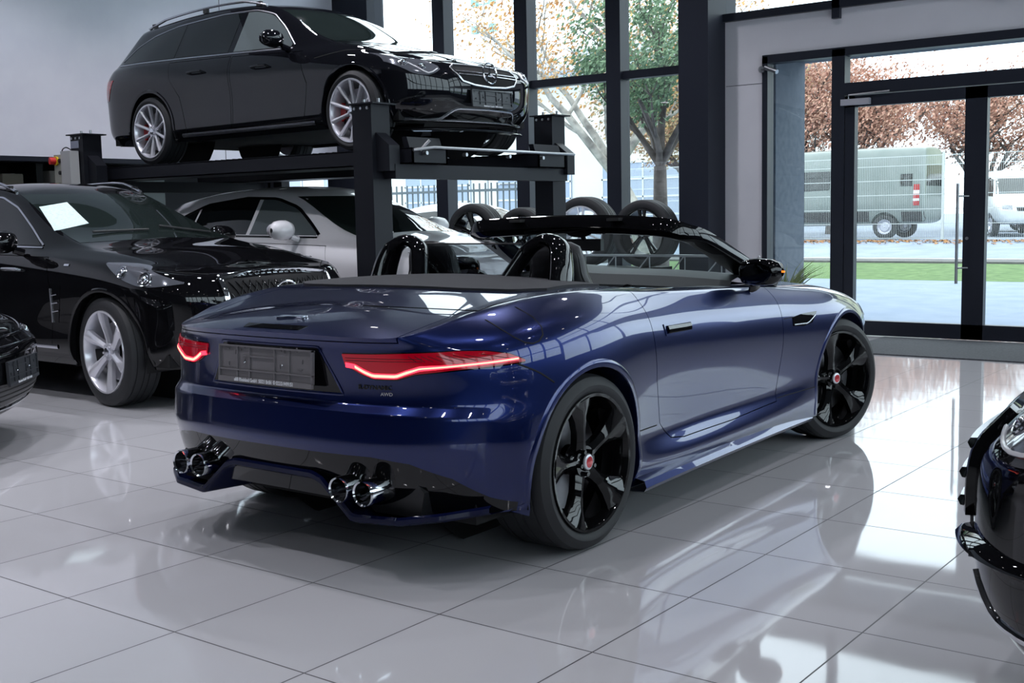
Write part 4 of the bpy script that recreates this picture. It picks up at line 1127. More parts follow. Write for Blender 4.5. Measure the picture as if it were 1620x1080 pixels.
def build_suv_white():
    T = thing('white_sport_utility_car', 'white SUV parked beneath the lift platform', 'car', (-9.60, 8.02, 0), 0)
    P = dict(W=.95, sr=-.90, sf=3.68, sa=2.02, fa=2.82, roof_rear=-.35, roof_front=1.55, z0=.25, wr=.60, wr_=.37,
             belt=[(-.95, 1.10), (0, 1.12), (1.0, 1.10), (2.0, 1.075), (2.6, 1.05), (3.1, .99), (3.68, .90)], hood=(1.13, .96),
             roof=[(-.4, 1.43), (0, 1.50), (.5, 1.56), (1.0, 1.58), (1.55, 1.53)], zend=.02)
    doors = [[(.58, .42), (.48, .75), (.38, .95), (.34, 1.11), (1.16, 1.09), (1.18, .7), (1.16, .40)], [(1.18, .40), (1.20, .7), (1.18, 1.09), (2.18, 1.06), (2.26, .8), (2.20, .40)]]
    S = base_car(T, P, M['white_paint'], 2, doors, .405, dict(R=.37, W=.265, rr=.28, kind='double5', mat=M['alloy'], cap='satin_chrome', lip=M['trim']))
    for md, sg in (('R', -1), ('L', 1)):
        b = lambda s: interp(s, [(-.2, 1.17), (2.0, 1.135)])
        t = lambda s: interp(s, [(-.22, 1.19), (.0, 1.32), (.35, 1.445), (.9, 1.50), (1.3, 1.485), (1.6, 1.40), (1.8, 1.28), (2.0, 1.15)])
        for x0, x1, mm in ((-.20, .26, M['dark_glass']), (.29, 1.08, M['dark_glass']), (1.13, 1.97, M['light_glass'])):
            xs = [x0 + (x1 - x0) * i / 12 for i in range(13)]
            link('side_window', patch(S, md, [(x, t(x) - .01) for x in xs], [(x, b(x) + .012) for x in xs], 24, 8, .002, .006), mm, T)
        fr = MB(); strip(S, md, [(x, t(x)) for x in [-.22 + 2.22 * i / 30 for i in range(31)]], .03, .003, .006, mb=fr); strip(S, md, [(-.2, 1.165), (2.0, 1.13)], .02, .003, .006, mb=fr); link('window_frame', fr, M['gloss_black'], T)
        mirror_part(T, 1.78, sg * 1.04, 1.20, M['white_paint'], sg, 1.1)
        g = 1 if sg < 0 else -1
        headlamp(T, S, 'F', [(g * .55, .90), (g * .82, .97)], [(g * .55, .80), (g * .84, .82)], [(g * .70, .87, .04)])
        link('tail_light', patch(S, md, [(-.80, 1.05), (-.6, 1.05)], [(-.82, .95), (-.62, .95)], 8, 4, .004, .01), M['lens_red_dark'], T)
        for s_, z_ in ((.85, .98), (1.75, .96)):
            h = MB(); a = S.hit(md, s_ - .10, z_); c_ = S.hit(md, s_ + .10, z_); mid = S.hit(md, s_, z_)
            h.tube([a[0], a[0] + a[1] * .03, mid[0] + mid[1] * .04, c_[0] + c_[1] * .03, c_[0]], .012, 8); link('door_handle', h, M['white_paint'], T)
    xs = [-.68 + 1.36 * i / 10 for i in range(11)]
    link('windscreen', patch(S, 'F', [(x * .83, 1.50) for x in xs], [(x, 1.165 - .03 * abs(x)) for x in xs], 26, 10, .002, .006), M['screen_glass'], T)
    link('rear_window', patch(S, 'B', [(-.5, 1.42), (.5, 1.42)], [(-.66, 1.2), (.66, 1.2)], 20, 8, .002, .006), M['dark_glass'], T)
    link('grille', patch(S, 'F', [(-.40, .80), (.40, .80)], [(-.45, .50), (.45, .50)], 20, 6, .003, .02), M['gloss_black'], T)
    sm = MB(); seam(S, 'F', [(-.8, 1.0), (-.5, .93)], sm); seam(S, 'F', [(.8, 1.0), (.5, .93)], sm); link_split('panel_gap', sm, M['liner'], T)
    return T

def build_left_car():
    """only the front end of this one is in the picture, at the left edge"""
    T = thing('black_hatchback_car', 'black car at the left edge of the picture, front bumper with empty plate holder', 'car')
    P = dict(W=.90, sr=-.80, sf=3.50, sa=1.95, fa=2.65, roof_rear=-.45, roof_front=1.35, z0=.17, wr=.56, wr_=.32,
             belt=[(-.9, .95), (0, .95), (1.0, .92), (2.0, .88), (2.6, .84), (3.1, .76), (3.5, .69)], hood=(.93, .74),
             roof=[(-.5, 1.36), (0, 1.42), (.6, 1.45), (1.35, 1.38)], zend=.03)
    th = radians(42); h = Vector((cos(th), sin(th), 0)); r = Vector((sin(th), -cos(th), 0))
    edge = Vector((-6.63, 3.876, 0)); front = edge + r * .26
    T.location = front - h * 3.47; T.rotation_euler = (0, 0, th)
    S = base_car(T, P, M['black_paint'], 2, (), .35, dict(R=.32, W=.225, rr=.24, kind='double5', mat=M['alloy'], cap='satin_chrome'))
    for md, sg in (('R', -1), ('L', 1)):
        g = 1 if sg < 0 else -1
        xs = [-.2 + 2.0 * i / 12 for i in range(13)]
        t = lambda s: interp(s, [(-.25, 1.15), (.2, 1.32), (.9, 1.36), (1.3, 1.31), (1.85, .98)])
        link('side_window', patch(S, md, [(x, t(x)) for x in xs], [(x, .97) for x in xs], 24, 8, .002, .006), M['dark_glass'], T)
        headlamp(T, S, 'F', [(g * .42, .665), (g * .62, .70), (g * .82, .74)], [(g * .44, .60), (g * .62, .585), (g * .84, .66)], [(g * .60, .645, .035)])
        ch = MB(); strip(S, 'F', [(g * .62, .50), (g * .70, .40), (g * .66, .29), (g * .5, .25), (0, .235)], .014, .008, .01, mb=ch); link('bumper_trim', ch, M['chrome'], T)
        mirror_part(T, 1.75, sg * .97, 1.0, M['black_paint'], sg, .9)
    xs = [-.66 + 1.32 * i / 10 for i in range(11)]
    link('windscreen', patch(S, 'F', [(x * .83, 1.34) for x in xs], [(x, .97 - .02 * abs(x)) for x in xs], 26, 10, .002, .006), M['screen_glass'], T)
    G_ = link('grille', patch(S, 'F', [(-.40, .645), (.40, .645)], [(-.36, .56), (.36, .56)], 24, 5, .003, .02), M['gloss_black'], T)
    ch = MB(); strip(S, 'F', [(-.42, .648), (.42, .648)], .012, .01, .01, mb=ch); strip(S, 'F', [(-.40, .60), (.40, .60)], .012, .01, .01, mb=ch); strip(S, 'F', [(-.38, .558), (.38, .558)], .014, .01, .01, mb=ch); link('grille_chrome', ch, M['chrome'], G_)
    L = link('lower_grille', patch(S, 'F', [(-.5, .385), (.5, .385)], [(-.5, .27), (.5, .27)], 24, 5, .003, .02), M['satin_black'], T)
    ch = MB(); [strip(S, 'F', [(-.5, z), (.5, z)], .008, .006, .006, mb=ch) for z in (.30, .33, .36)]; link('grille_slat', ch, M['trim'], L)
    loc, nn = S.hit('F', 0, .46); plate_holder(T, (loc.x + .010, 0, .465), (1, 0, .03), 'Rheinland GmbH  50321 Br\u00fchl', M['holder_dark'])
    return T

def build_right_car():
    T = thing('black_sport_utility_car', 'black SUV nose with chrome grille bars cut off by the right edge of the picture', 'car', (0, 0, 0), pi)
    P = dict(W=.94, sr=-.95, sf=3.68, sa=1.95, fa=2.80, roof_rear=-.55, roof_front=1.38, z0=.24, wr=.60, wr_=.36,
             belt=[(-.95, 1.08), (0, 1.05), (1.0, 1.02), (2.0, .98), (2.6, .96), (3.1, .94), (3.4, .89), (3.68, .84)], hood=(1.04, .915),
             roof=[(-.6, 1.49), (-.2, 1.55), (.4, 1.60), (.9, 1.61), (1.4, 1.55)], zend=.02)
    T.location = (-.85 + 3.68, 3.38, 0)
    S = base_car(T, P, M['black_paint'], 3, (), .395, dict(R=.36, W=.25, rr=.27, kind='double5', mat=M['alloy'], cap='satin_chrome'))
    for md, sg in (('R', -1), ('L', 1)):
        g = 1 if sg < 0 else -1
        xs = [-.3 + 2.2 * i / 12 for i in range(13)]
        t = lambda s: interp(s, [(-.35, 1.20), (.3, 1.50), (.9, 1.535), (1.3, 1.47), (1.92, 1.06)])
        link('side_window', patch(S, md, [(x, t(x)) for x in xs], [(x, 1.09) for x in xs], 24, 8, .002, .006), M['dark_glass'], T)
        headlamp(T, S, 'F', [(g * .54, .850), (g * .74, .885), (g * .88, .90)], [(g * .56, .785), (g * .74, .76), (g * .89, .80)], [(g * .66, .82, .032), (g * .77, .825, .034)], drl=[[(g * .56, .790), (g * .74, .765), (g * .87, .80)]])
        ik = link('air_intake', patch(S, 'F', [(g * .54, .50), (g * .84, .50)], [(g * .54, .36), (g * .80, .36)], 16, 5, .003, .02), M['gloss_black'], T)
        ch = MB(); strip(S, 'F', [(g * .56, .44), (g * .66, .37), (g * .80, .365)], .014, .012, .01, mb=ch); link('intake_trim', ch, M['chrome'], ik)
        ch = MB(); strip(S, 'F', [(g * .86, .34), (g * .70, .27), (g * .50, .25)], .012, .006, .01, mb=ch); link('bumper_trim', ch, M['chrome'], T)
        # bumper blade flick
        fl = MB(); G = []
        for i in range(13):
            w = .50 + .36 * i / 12; loc, nn = S.hit('F', g * w, .52)
            G.append([loc + Vector((-.02, 0, .03)), loc + Vector((.03, 0, .012)), loc + Vector((.045, 0, -.005)), loc + Vector((-.02, 0, -.03))])
        fl.grid(G); link('bumper_blade', fl, M['black_paint'], T)
        mirror_part(T, 1.75, sg * 1.02, 1.12, M['black_paint'], sg, 1.0)
    xs = [-.68 + 1.36 * i / 10 for i in range(11)]
    link('windscreen', patch(S, 'F', [(x * .83, 1.52) for x in xs], [(x, 1.08 - .03 * abs(x)) for x in xs], 26, 10, .002, .006), M['screen_glass'], T)
    tp = [(-.44, .80), (0, .82), (.44, .80)]; bt = [(-.48, .56), (0, .53), (.48, .56)]
    G_ = link('grille', patch(S, 'F', tp, bt, 30, 8, .004, .03), M['gloss_black'], T)
    for z in (.725, .65, .58):
        mb = MB(); n = 20; Gd = []
        for i in range(n + 1):
            w = -.45 + .90 * i / n; loc, nn = S.hit('F', w, z)
            Gd.append([loc + Vector((-.01, 0, .016)), loc + Vector((.035, 0, .012)), loc + Vector((.042, 0, 0)), loc + Vector((.035, 0, -.014)), loc + Vector((-.01, 0, -.018))])
        mb.grid(Gd); link('grille_bar', mb, M['satin_chrome'], G_)
    fr = MB(); strip(S, 'F', tp + [(.48, .68), (.48, .56), (0, .53), (-.48, .56), (-.48, .68)], .03, .02, .02, closed=True, mb=fr, step=.02); link('grille_frame', fr, M['gloss_black'], G_)
    loc, nn = S.hit('F', 0, .5); plate_holder(T, (loc.x + .02, 0, .46), (1, 0, .02), None, M['holder_dark'])
    return T
# ================================================================== building
WY = 11.55          # inner plane of the glazed front
def floor_mat():
    m = mat('polished_floor_tile', (.5, .5, .52), .07, spec=.55); nt = m.node_tree; n = nt.nodes; l = nt.links; b = n['Principled BSDF']
    tc = n.new('ShaderNodeTexCoord'); sp = n.new('ShaderNodeSeparateXYZ'); l.new(tc.outputs['Object'], sp.inputs[0])
    masks = []; cells = []
    for i, o0 in ((0, -4.2652), (1, 2.2202)):
        a = n.new('ShaderNodeMath'); a.operation = 'SUBTRACT'; a.inputs[1].default_value = o0 - 60; l.new(sp.outputs[i], a.inputs[0])
        d = n.new('ShaderNodeMath'); d.operation = 'DIVIDE'; d.inputs[1].default_value = .6; l.new(a.outputs[0], d.inputs[0])
        fl = n.new('ShaderNodeMath'); fl.operation = 'FLOOR'; l.new(d.outputs[0], fl.inputs[0]); cells.append(fl)
        fr = n.new('ShaderNodeMath'); fr.operation = 'FRACT'; l.new(d.outputs[0], fr.inputs[0])
        c = n.new('ShaderNodeMath'); c.operation = 'SUBTRACT'; c.inputs[1].default_value = .5; l.new(fr.outputs[0], c.inputs[0])
        ab = n.new('ShaderNodeMath'); ab.operation = 'ABSOLUTE'; l.new(c.outputs[0], ab.inputs[0])
        g = n.new('ShaderNodeMath'); g.operation = 'GREATER_THAN'; g.inputs[1].default_value = .5 - .0045; l.new(ab.outputs[0], g.inputs[0]); masks.append(g)
    mx = n.new('ShaderNodeMath'); mx.operation = 'MAXIMUM'; l.new(masks[0].outputs[0], mx.inputs[0]); l.new(masks[1].outputs[0], mx.inputs[1])
    cb = n.new('ShaderNodeCombineXYZ'); l.new(cells[0].outputs[0], cb.inputs[0]); l.new(cells[1].outputs[0], cb.inputs[1])
    wn = n.new('ShaderNodeTexWhiteNoise'); wn.noise_dimensions = '3D'; l.new(cb.outputs[0], wn.inputs['Vector'])
    ns = n.new('ShaderNodeTexNoise'); ns.inputs['Scale'].default_value = 1.6; ns.inputs['Detail'].default_value = 5; l.new(tc.outputs['Object'], ns.inputs['Vector'])
    ad = n.new('ShaderNodeMath'); ad.operation = 'ADD'; l.new(wn.outputs['Value'], ad.inputs[0]); l.new(ns.outputs['Fac'], ad.inputs[1])
    hf = n.new('ShaderNodeMath'); hf.operation = 'MULTIPLY'; hf.inputs[1].default_value = .5; l.new(ad.outputs[0], hf.inputs[0])
    r = n.new('ShaderNodeValToRGB'); r.color_ramp.elements[0].color = (.50, .50, .525, 1); r.color_ramp.elements[1].color = (.56, .56, .585, 1); l.new(hf.outputs[0], r.inputs[0])
    cm = n.new('ShaderNodeMix'); cm.data_type = 'RGBA'; cm.inputs[7].default_value = (.06, .058, .065, 1)
    l.new(mx.outputs[0], cm.inputs[0]); l.new(r.outputs[0], cm.inputs[6]); l.new(cm.outputs[2], b.inputs['Base Color'])
    rr = n.new('ShaderNodeMath'); rr.operation = 'MULTIPLY_ADD'; rr.inputs[1].default_value = .5; rr.inputs[2].default_value = .045; l.new(mx.outputs[0], rr.inputs[0]); l.new(rr.outputs[0], b.inputs['Roughness'])
    n2 = n.new('ShaderNodeTexNoise'); n2.inputs['Scale'].default_value = 2.2; n2.inputs['Detail'].default_value = 2; l.new(tc.outputs['Object'], n2.inputs['Vector'])
    bp = n.new('ShaderNodeBump'); bp.inputs['Strength'].default_value = .012; bp.inputs['Distance'].default_value = .05; l.new(n2.outputs['Fac'], bp.inputs['Height'])
    inv = n.new('ShaderNodeBump'); inv.invert = True; inv.inputs['Strength'].default_value = .25; inv.inputs['Distance'].default_value = .004
    l.new(mx.outputs[0], inv.inputs['Height']); l.new(bp.outputs[0], inv.inputs['Normal']); l.new(inv.outputs[0], b.inputs['Normal'])
    return m

M['wall'] = noise_mix(mat('grey_white_wall', (.5, .5, .54), .6), 3, (.76, .76, .85), (.80, .80, .88))
M['wall_right'] = noise_mix(mat('pale_panel_wall', (.5, .5, .5), .6), 2, (.66, .65, .70), (.70, .69, .74))
M['frame'] = mat('anthracite_aluminium', (.020, .023, .034), .4, 0, 0, .2, spec=.25)
M['column'] = mat('anthracite_column', (.020, .023, .035), .5, spec=.2)
M['dark_wall'] = mat('dark_back_wall', (.02, .022, .028), .7)
M['pane'] = glass_mat('window_pane', (.93, .97, .98), 0, 1.45)
M['ceiling'] = mat('dark_ceiling', (.035, .035, .04), .8)
M['stone'] = noise_mix(mat('slate_render', (.13, .15, .18), .9), 14, (.085, .105, .135), (.115, .135, .165), bump=.15)
M['lift'] = mat('lift_black_steel', (.011, .012, .017), .45, 0, 0, .2, spec=.22)
M['zinc'] = mat('zinc_steel', (.45, .46, .48), .35, 1)

def window_unit(name, x0, x1, z0, z1, trans=(), fw=.10, fd=.16, y=WY, left=True, right=True):
    mb = MB()
    if left: mb.bb((x0, y - fd / 2, z0), (x0 + fw, y + fd / 2, z1))
    if right: mb.bb((x1 - fw, y - fd / 2, z0), (x1, y + fd / 2, z1))
    mb.bb((x0, y - fd / 2 + .01, z0), (x1, y + fd / 2 - .01, z0 + .10)); mb.bb((x0, y - fd / 2 + .01, z1 - .08), (x1, y + fd / 2 - .01, z1))
    for t in trans: mb.bb((x0, y - fd / 2 + .02, t - .045), (x1, y + fd / 2 - .02, t + .045))
    o = struct(name, mb, M['frame'])
    g = MB().bb((x0 + fw * .5, y + .02, z0 + .05), (x1 - fw * .5, y + .028, z1 - .04)); struct('glass_pane', g, M['pane'], 0, o)
    return o

def build_room():
    H = 5.6; X0, X1, Y0 = -11.6, 6.5, -7.5
    fl = MB().grid([[(X0 - 1.2, Y0, 0), (X1, Y0, 0)], [(X0 - 1.2, WY + .1, 0), (X1, WY + .1, 0)]]); fl.bb((X0 - 1.2, Y0, -.2), (X1, WY + .1, -.002))
    me = MB().bb((X0 - 1.2, Y0, -.2), (X1, WY + .1, 0)).mesh('floor'); struct('floor', me, floor_mat())
    struct('ceiling', MB().bb((X0 - 1.2, Y0, H), (X1, WY + .3, H + .2)), M['ceiling'])
    # left wall: white above 2 m, set back store area below
    wl = MB().bb((X0 - .2, Y0, 2.01), (X0, 11.55, H)); struct('wall_left', wl, M['wall'])
    struct('ceiling_recess', MB().bb((X0 - 1.2, Y0, 2.0), (X0 - .2, WY, 2.1)), M['dark_wall'])
    struct('trim_1', MB().bb((X0 - .2, Y0, 1.96), (X0 + .012, 11.5, 2.01)), M['frame'])
    struct('wall_left_lower', MB().bb((X0 - 1.2, Y0, 0), (X0 - 1.1, 11.5, 2.0)), M['dark_wall'])
    jm = MB()
    for x in (2.99, ): pass
    sm = MB(); sm.bb((X0, 9.52, 2.01), (X0 + .003, 9.526, H)); sm.bb((X0, 9.52, 3.46), (X0 + .003, 11.5, 3.466)); struct('trim_2', sm, M['frame'])
    # glazed front, left part
    struct('wall_front_corner', MB().bb((X0 - .2, WY - .12, 0), (-10.96, WY + .2, H)), M['column'])
    xs = [-10.96, -9.755, -8.47, -7.18, -6.05]
    for i in range(4):
        window_unit('window_%d' % (i + 1), xs[i] - (.0 if i == 0 else .10) + (-.0), xs[i + 1] + .10 if i < 3 else xs[i + 1], 0, H, (2.82,), .20 if True else .1, .20) if False else None
    # mullions are shared: each unit carries its right mullion
    for i in range(4):
        a, b = xs[i], xs[i + 1]
        mb = MB()
        if i < 3: mb.bb((b - .10, WY - .10, 0), (b + .10, WY + .08, H)); mb.bb((b + .075, WY - .115, 0), (b + .10, WY - .10, H))
        a2, b2 = a + (.10 if i else 0), b - .10 if i < 3 else b
        mb.bb((a2, WY - .06, 2.78), (b2, WY + .06, 2.87)); mb.bb((a2, WY - .06, 0), (b2, WY + .06, .10)); mb.bb((a2, WY - .06, 4.55), (b2, WY + .06, 4.63)); mb.bb((a2, WY - .06, H - .1), (b2, WY + .06, H))
        w = struct('window_%d' % (i + 1), mb, M['frame'])
        struct('glass_pane', MB().bb((a2, WY + .02, .1), (b2, WY + .028, H - .1)), M['pane'], 0, w)
    struct('column', MB().bb((-6.19, 11.16, 0), (-5.84, WY + .25, H)), M['column'])
    # right part: pale wall with door opening and ribbon window above
    wr = MB(); wr.bb((-5.84, WY, 0), (-5.39, WY + .22, 3.29)); wr.bb((-5.39, WY, 2.87), (X1, WY + .22, 3.29)); struct('wall_front', wr, M['wall_right']); struct('wall_front_added', MB().bb((-1.93, WY, 0), (X1, WY + .22, 1.25)), M['dark_wall'])  # dark lower wall is added out of view to darken the car door's reflection
    for k, (a, b) in enumerate(((-1.93, .8), (.8, 3.6), (3.6, 6.5))):
        w = struct('window_%d' % (k + 21), MB().bb((b - .08, WY - .04, 1.25), (b, WY + .1, 2.87)), M['frame']); struct('glass_pane', MB().bb((a, WY + .04, 1.25), (b - .08, WY + .05, 2.87)), M['pane'], 0, w)
    struct('trim_3', MB().bb((-5.83, WY - .002, 2.60), (-5.39, WY, 2.605)), M['column'])
    for k, (a, b) in enumerate(((-5.84, -4.59), (-4.59, -3.05), (-3.05, -1.2), (-1.2, .8), (.8, 3.0), (3.0, 6.5))):
        mb = MB(); mb.bb((a, WY - .06, 3.27), (b, WY + .06, 3.35)); mb.bb((b - .05, WY - .06, 3.17), (b + .03, WY + .06, H)); mb.bb((a, WY - .06, H - .1), (b, WY + .06, H)); mb.bb((a, WY - .06, 4.55), (b, WY + .06, 4.62))
        w = struct('window_%d' % (k + 5), mb, M['frame']); struct('glass_pane', MB().bb((a, WY + .02, 3.33), (b - .05, WY + .028, H - .1)), M['pane'], 0, w)
    # entrance: side light, double door
    def fr(x0, x1, z0, z1, y0=WY - .03, y1=WY + .12): return (x0, y0, z0), (x1, y1, z1)
    mb = MB()
    for a in (fr(-5.40, -5.34, 0, 2.87), fr(-4.645, -4.51, 0, 2.87), fr(-5.4, -1.93, 2.80, 2.885), fr(-4.51, -1.93, 2.41, 2.53), fr(-5.34, -4.64, 0, .14), fr(-2.05, -1.93, 0, 2.8), ): mb.bb(*a)
    w = struct('door_frame_1', mb, M['frame'])
    for a, b, c, d in ((-5.34, -4.645, .14, 2.8), (-4.51, -2.05, 2.53, 2.80)):
        struct('glass_pane', MB().bb((a, WY + .05, c), (b, WY + .058, d)), M['pane'], 0, w)
    for k, (a, b, hs) in enumerate(((-4.505, -3.235, 1), (-3.235, -2.055, 0))):
        mb = MB(); y0, y1 = WY - .02, WY + .07
        mb.bb((a, y0, .01), (a + .10, y1, 2.40)); mb.bb((b - .10, y0, .01), (b, y1, 2.40)); mb.bb((a, y0, .01), (b, y1, .155)); mb.bb((a, y0, 2.29), (b, y1, 2.40))
        d = struct('door_%d' % (k + 1), mb, M['frame']); struct('glass_pane', MB().bb((a + .1, WY + .02, .15), (b - .1, WY + .03, 2.3)), M['pane'], 0, d)
        hx = b - .135 if hs else a + .135
        if hs:
            h = MB(); h.cyl((hx, WY - .085, .55), (hx, WY - .085, 1.50), .014, 14)
            for z in (.70, 1.38): h.cyl((hx, WY - .085, z), (hx + .085, WY - .02, z), .009, 10)
            struct('door_handle', h, M['zinc'], 30, d)
            struct('door_lock', MB().cyl((b - .06, WY - .03, .98), (b - .06, WY - .02, .98), .015, 14), M['zinc'], 30, d)
    # door closer on the left leaf
    dc = tag(link('door_closer', MB().bb((-4.53, WY - .085, 2.305), (-4.24, WY - .025, 2.365)), mat('closer_grey', (.40, .40, .45), .4)), 'silver door closer on top of the left glass entrance door', 'door closer')
    link('closer_arm', MB().tube([(-4.46, WY - .05, 2.37), (-4.46, WY - .05, 2.405), (-4.05, WY - .045, 2.42)], .009, 8), M['zinc'], dc)
    sl = thing('wall_spotlight', 'small grey adjustable spotlight on the wall at the top left corner of the entrance', 'spotlight', (-5.40, WY - .005, 2.74))
    link('bracket', MB().cyl((0, 0, 0), (0, -.05, 0), .035, 14), M['zinc'], sl); link('arm', MB().cyl((0, -.04, 0), (.06, -.06, .0), .012, 10), M['zinc'], sl); link('lamp_head', MB().cyl((.05, -.06, .015), (.20, -.10, -.045), .024, 16), M['zinc'], sl)
    # exterior reveal of the entrance
    struct('wall_reveal', MB().bb((-5.75, WY + .22, -.05), (-5.36, 12.53, 3.2)), M['stone'])
    struct('ceiling_porch', MB().bb((-5.75, WY + .22, 2.885), (3.0, 12.53, 3.1)), M['stone'])
    # right side wall: glazed too
    RX = X1
    sill = MB().bb((RX, Y0, 0), (RX + .2, WY + .2, .12)); sill.bb((RX, Y0, H - .3), (RX + .2, WY + .2, H)); sill.bb((RX, Y0, 0), (RX + .16, WY + .2, 1.9)); struct('wall_right', sill, M['frame'])  # tall solid base added out of view to cut side light and darken reflections
    ys = [Y0 + i * (WY - Y0) / 9 for i in range(10)]
    for i in range(9):
        mb = MB(); mb.bb((RX - .05, ys[i + 1] - .10, 0), (RX + .1, ys[i + 1] + .10, H)); mb.bb((RX - .02, ys[i], 2.78), (RX + .08, ys[i + 1], 2.88))
        w = struct('window_%d' % (i + 11), mb, M['frame']); struct('glass_pane', MB().bb((RX + .03, ys[i] + .1, .12), (RX + .04, ys[i + 1] - .1, H - .3)), M['pane'], 0, w)
    struct('wall_back', MB().bb((X0 - 1.2, Y0 - .2, 0), (X1, Y0, H)), M['dark_wall'])
    # door mat
    tag(link('door_mat', MB().bb((-4.05, 10.10, .0), (-1.6, 11.46, .012)), noise_mix(mat('ribbed_mat', (.06, .065, .075), .95), 60, (.055, .06, .07), (.085, .09, .10), bump=.3), None, 0), 'dark grey entrance mat on the tiles in front of the glass doors', 'mat')
    # ceiling lamps
    for i, (x, y) in enumerate([(x, y) for x in (-9.4, -6.6, -3.9, -1.2, 1.6, 4.4) for y in (-4.8, -2, .8, 3.6, 6.4, 9.2)]):
        l = thing('ceiling_lamp', 'round recessed lamp in the dark ceiling', 'lamp', (x, y, H - .01), 0, 'ceiling lamps')
        if i == 0:
            hm = MB().lathe([(-.01, .10), (-.06, .10), (-.06, .085), (.0, .085)], 28, 'z').mesh('h'); smooth(hm)
            hm.materials.append(M['frame'])
            em = MB().lathe([(-.045, .001), (-.045, .084), (-.04, .084), (-.04, .001)], 24, 'z').mesh('e'); em.materials.append(mat('lamp_disc', (1, 1, 1), .5, emit=(1, .97, .95), estr=LAMP))
        a = bpy.data.objects.new('lamp_housing', hm); COL.objects.link(a); a.parent = l
        b = bpy.data.objects.new('lamp_disc', em); COL.objects.link(b); b.parent = l
        if (i % 6 >= 1):
            ld = bpy.data.lights.new('downlight', 'SPOT'); ld.energy = SPOT * {-9.4: 2.1, -6.6: 1.7, -3.9: .7, -1.2: .45, 1.6: .45, 4.4: .4}[x]; ld.spot_size = radians(110); ld.spot_blend = .6; ld.shadow_soft_size = .09; ld.color = (.92, .92, 1.0)
            lo = bpy.data.objects.new('downlight', ld); COL.objects.link(lo); lo.location = (x, y, H - .10); lo['kind'] = 'helper'; lo.parent = None

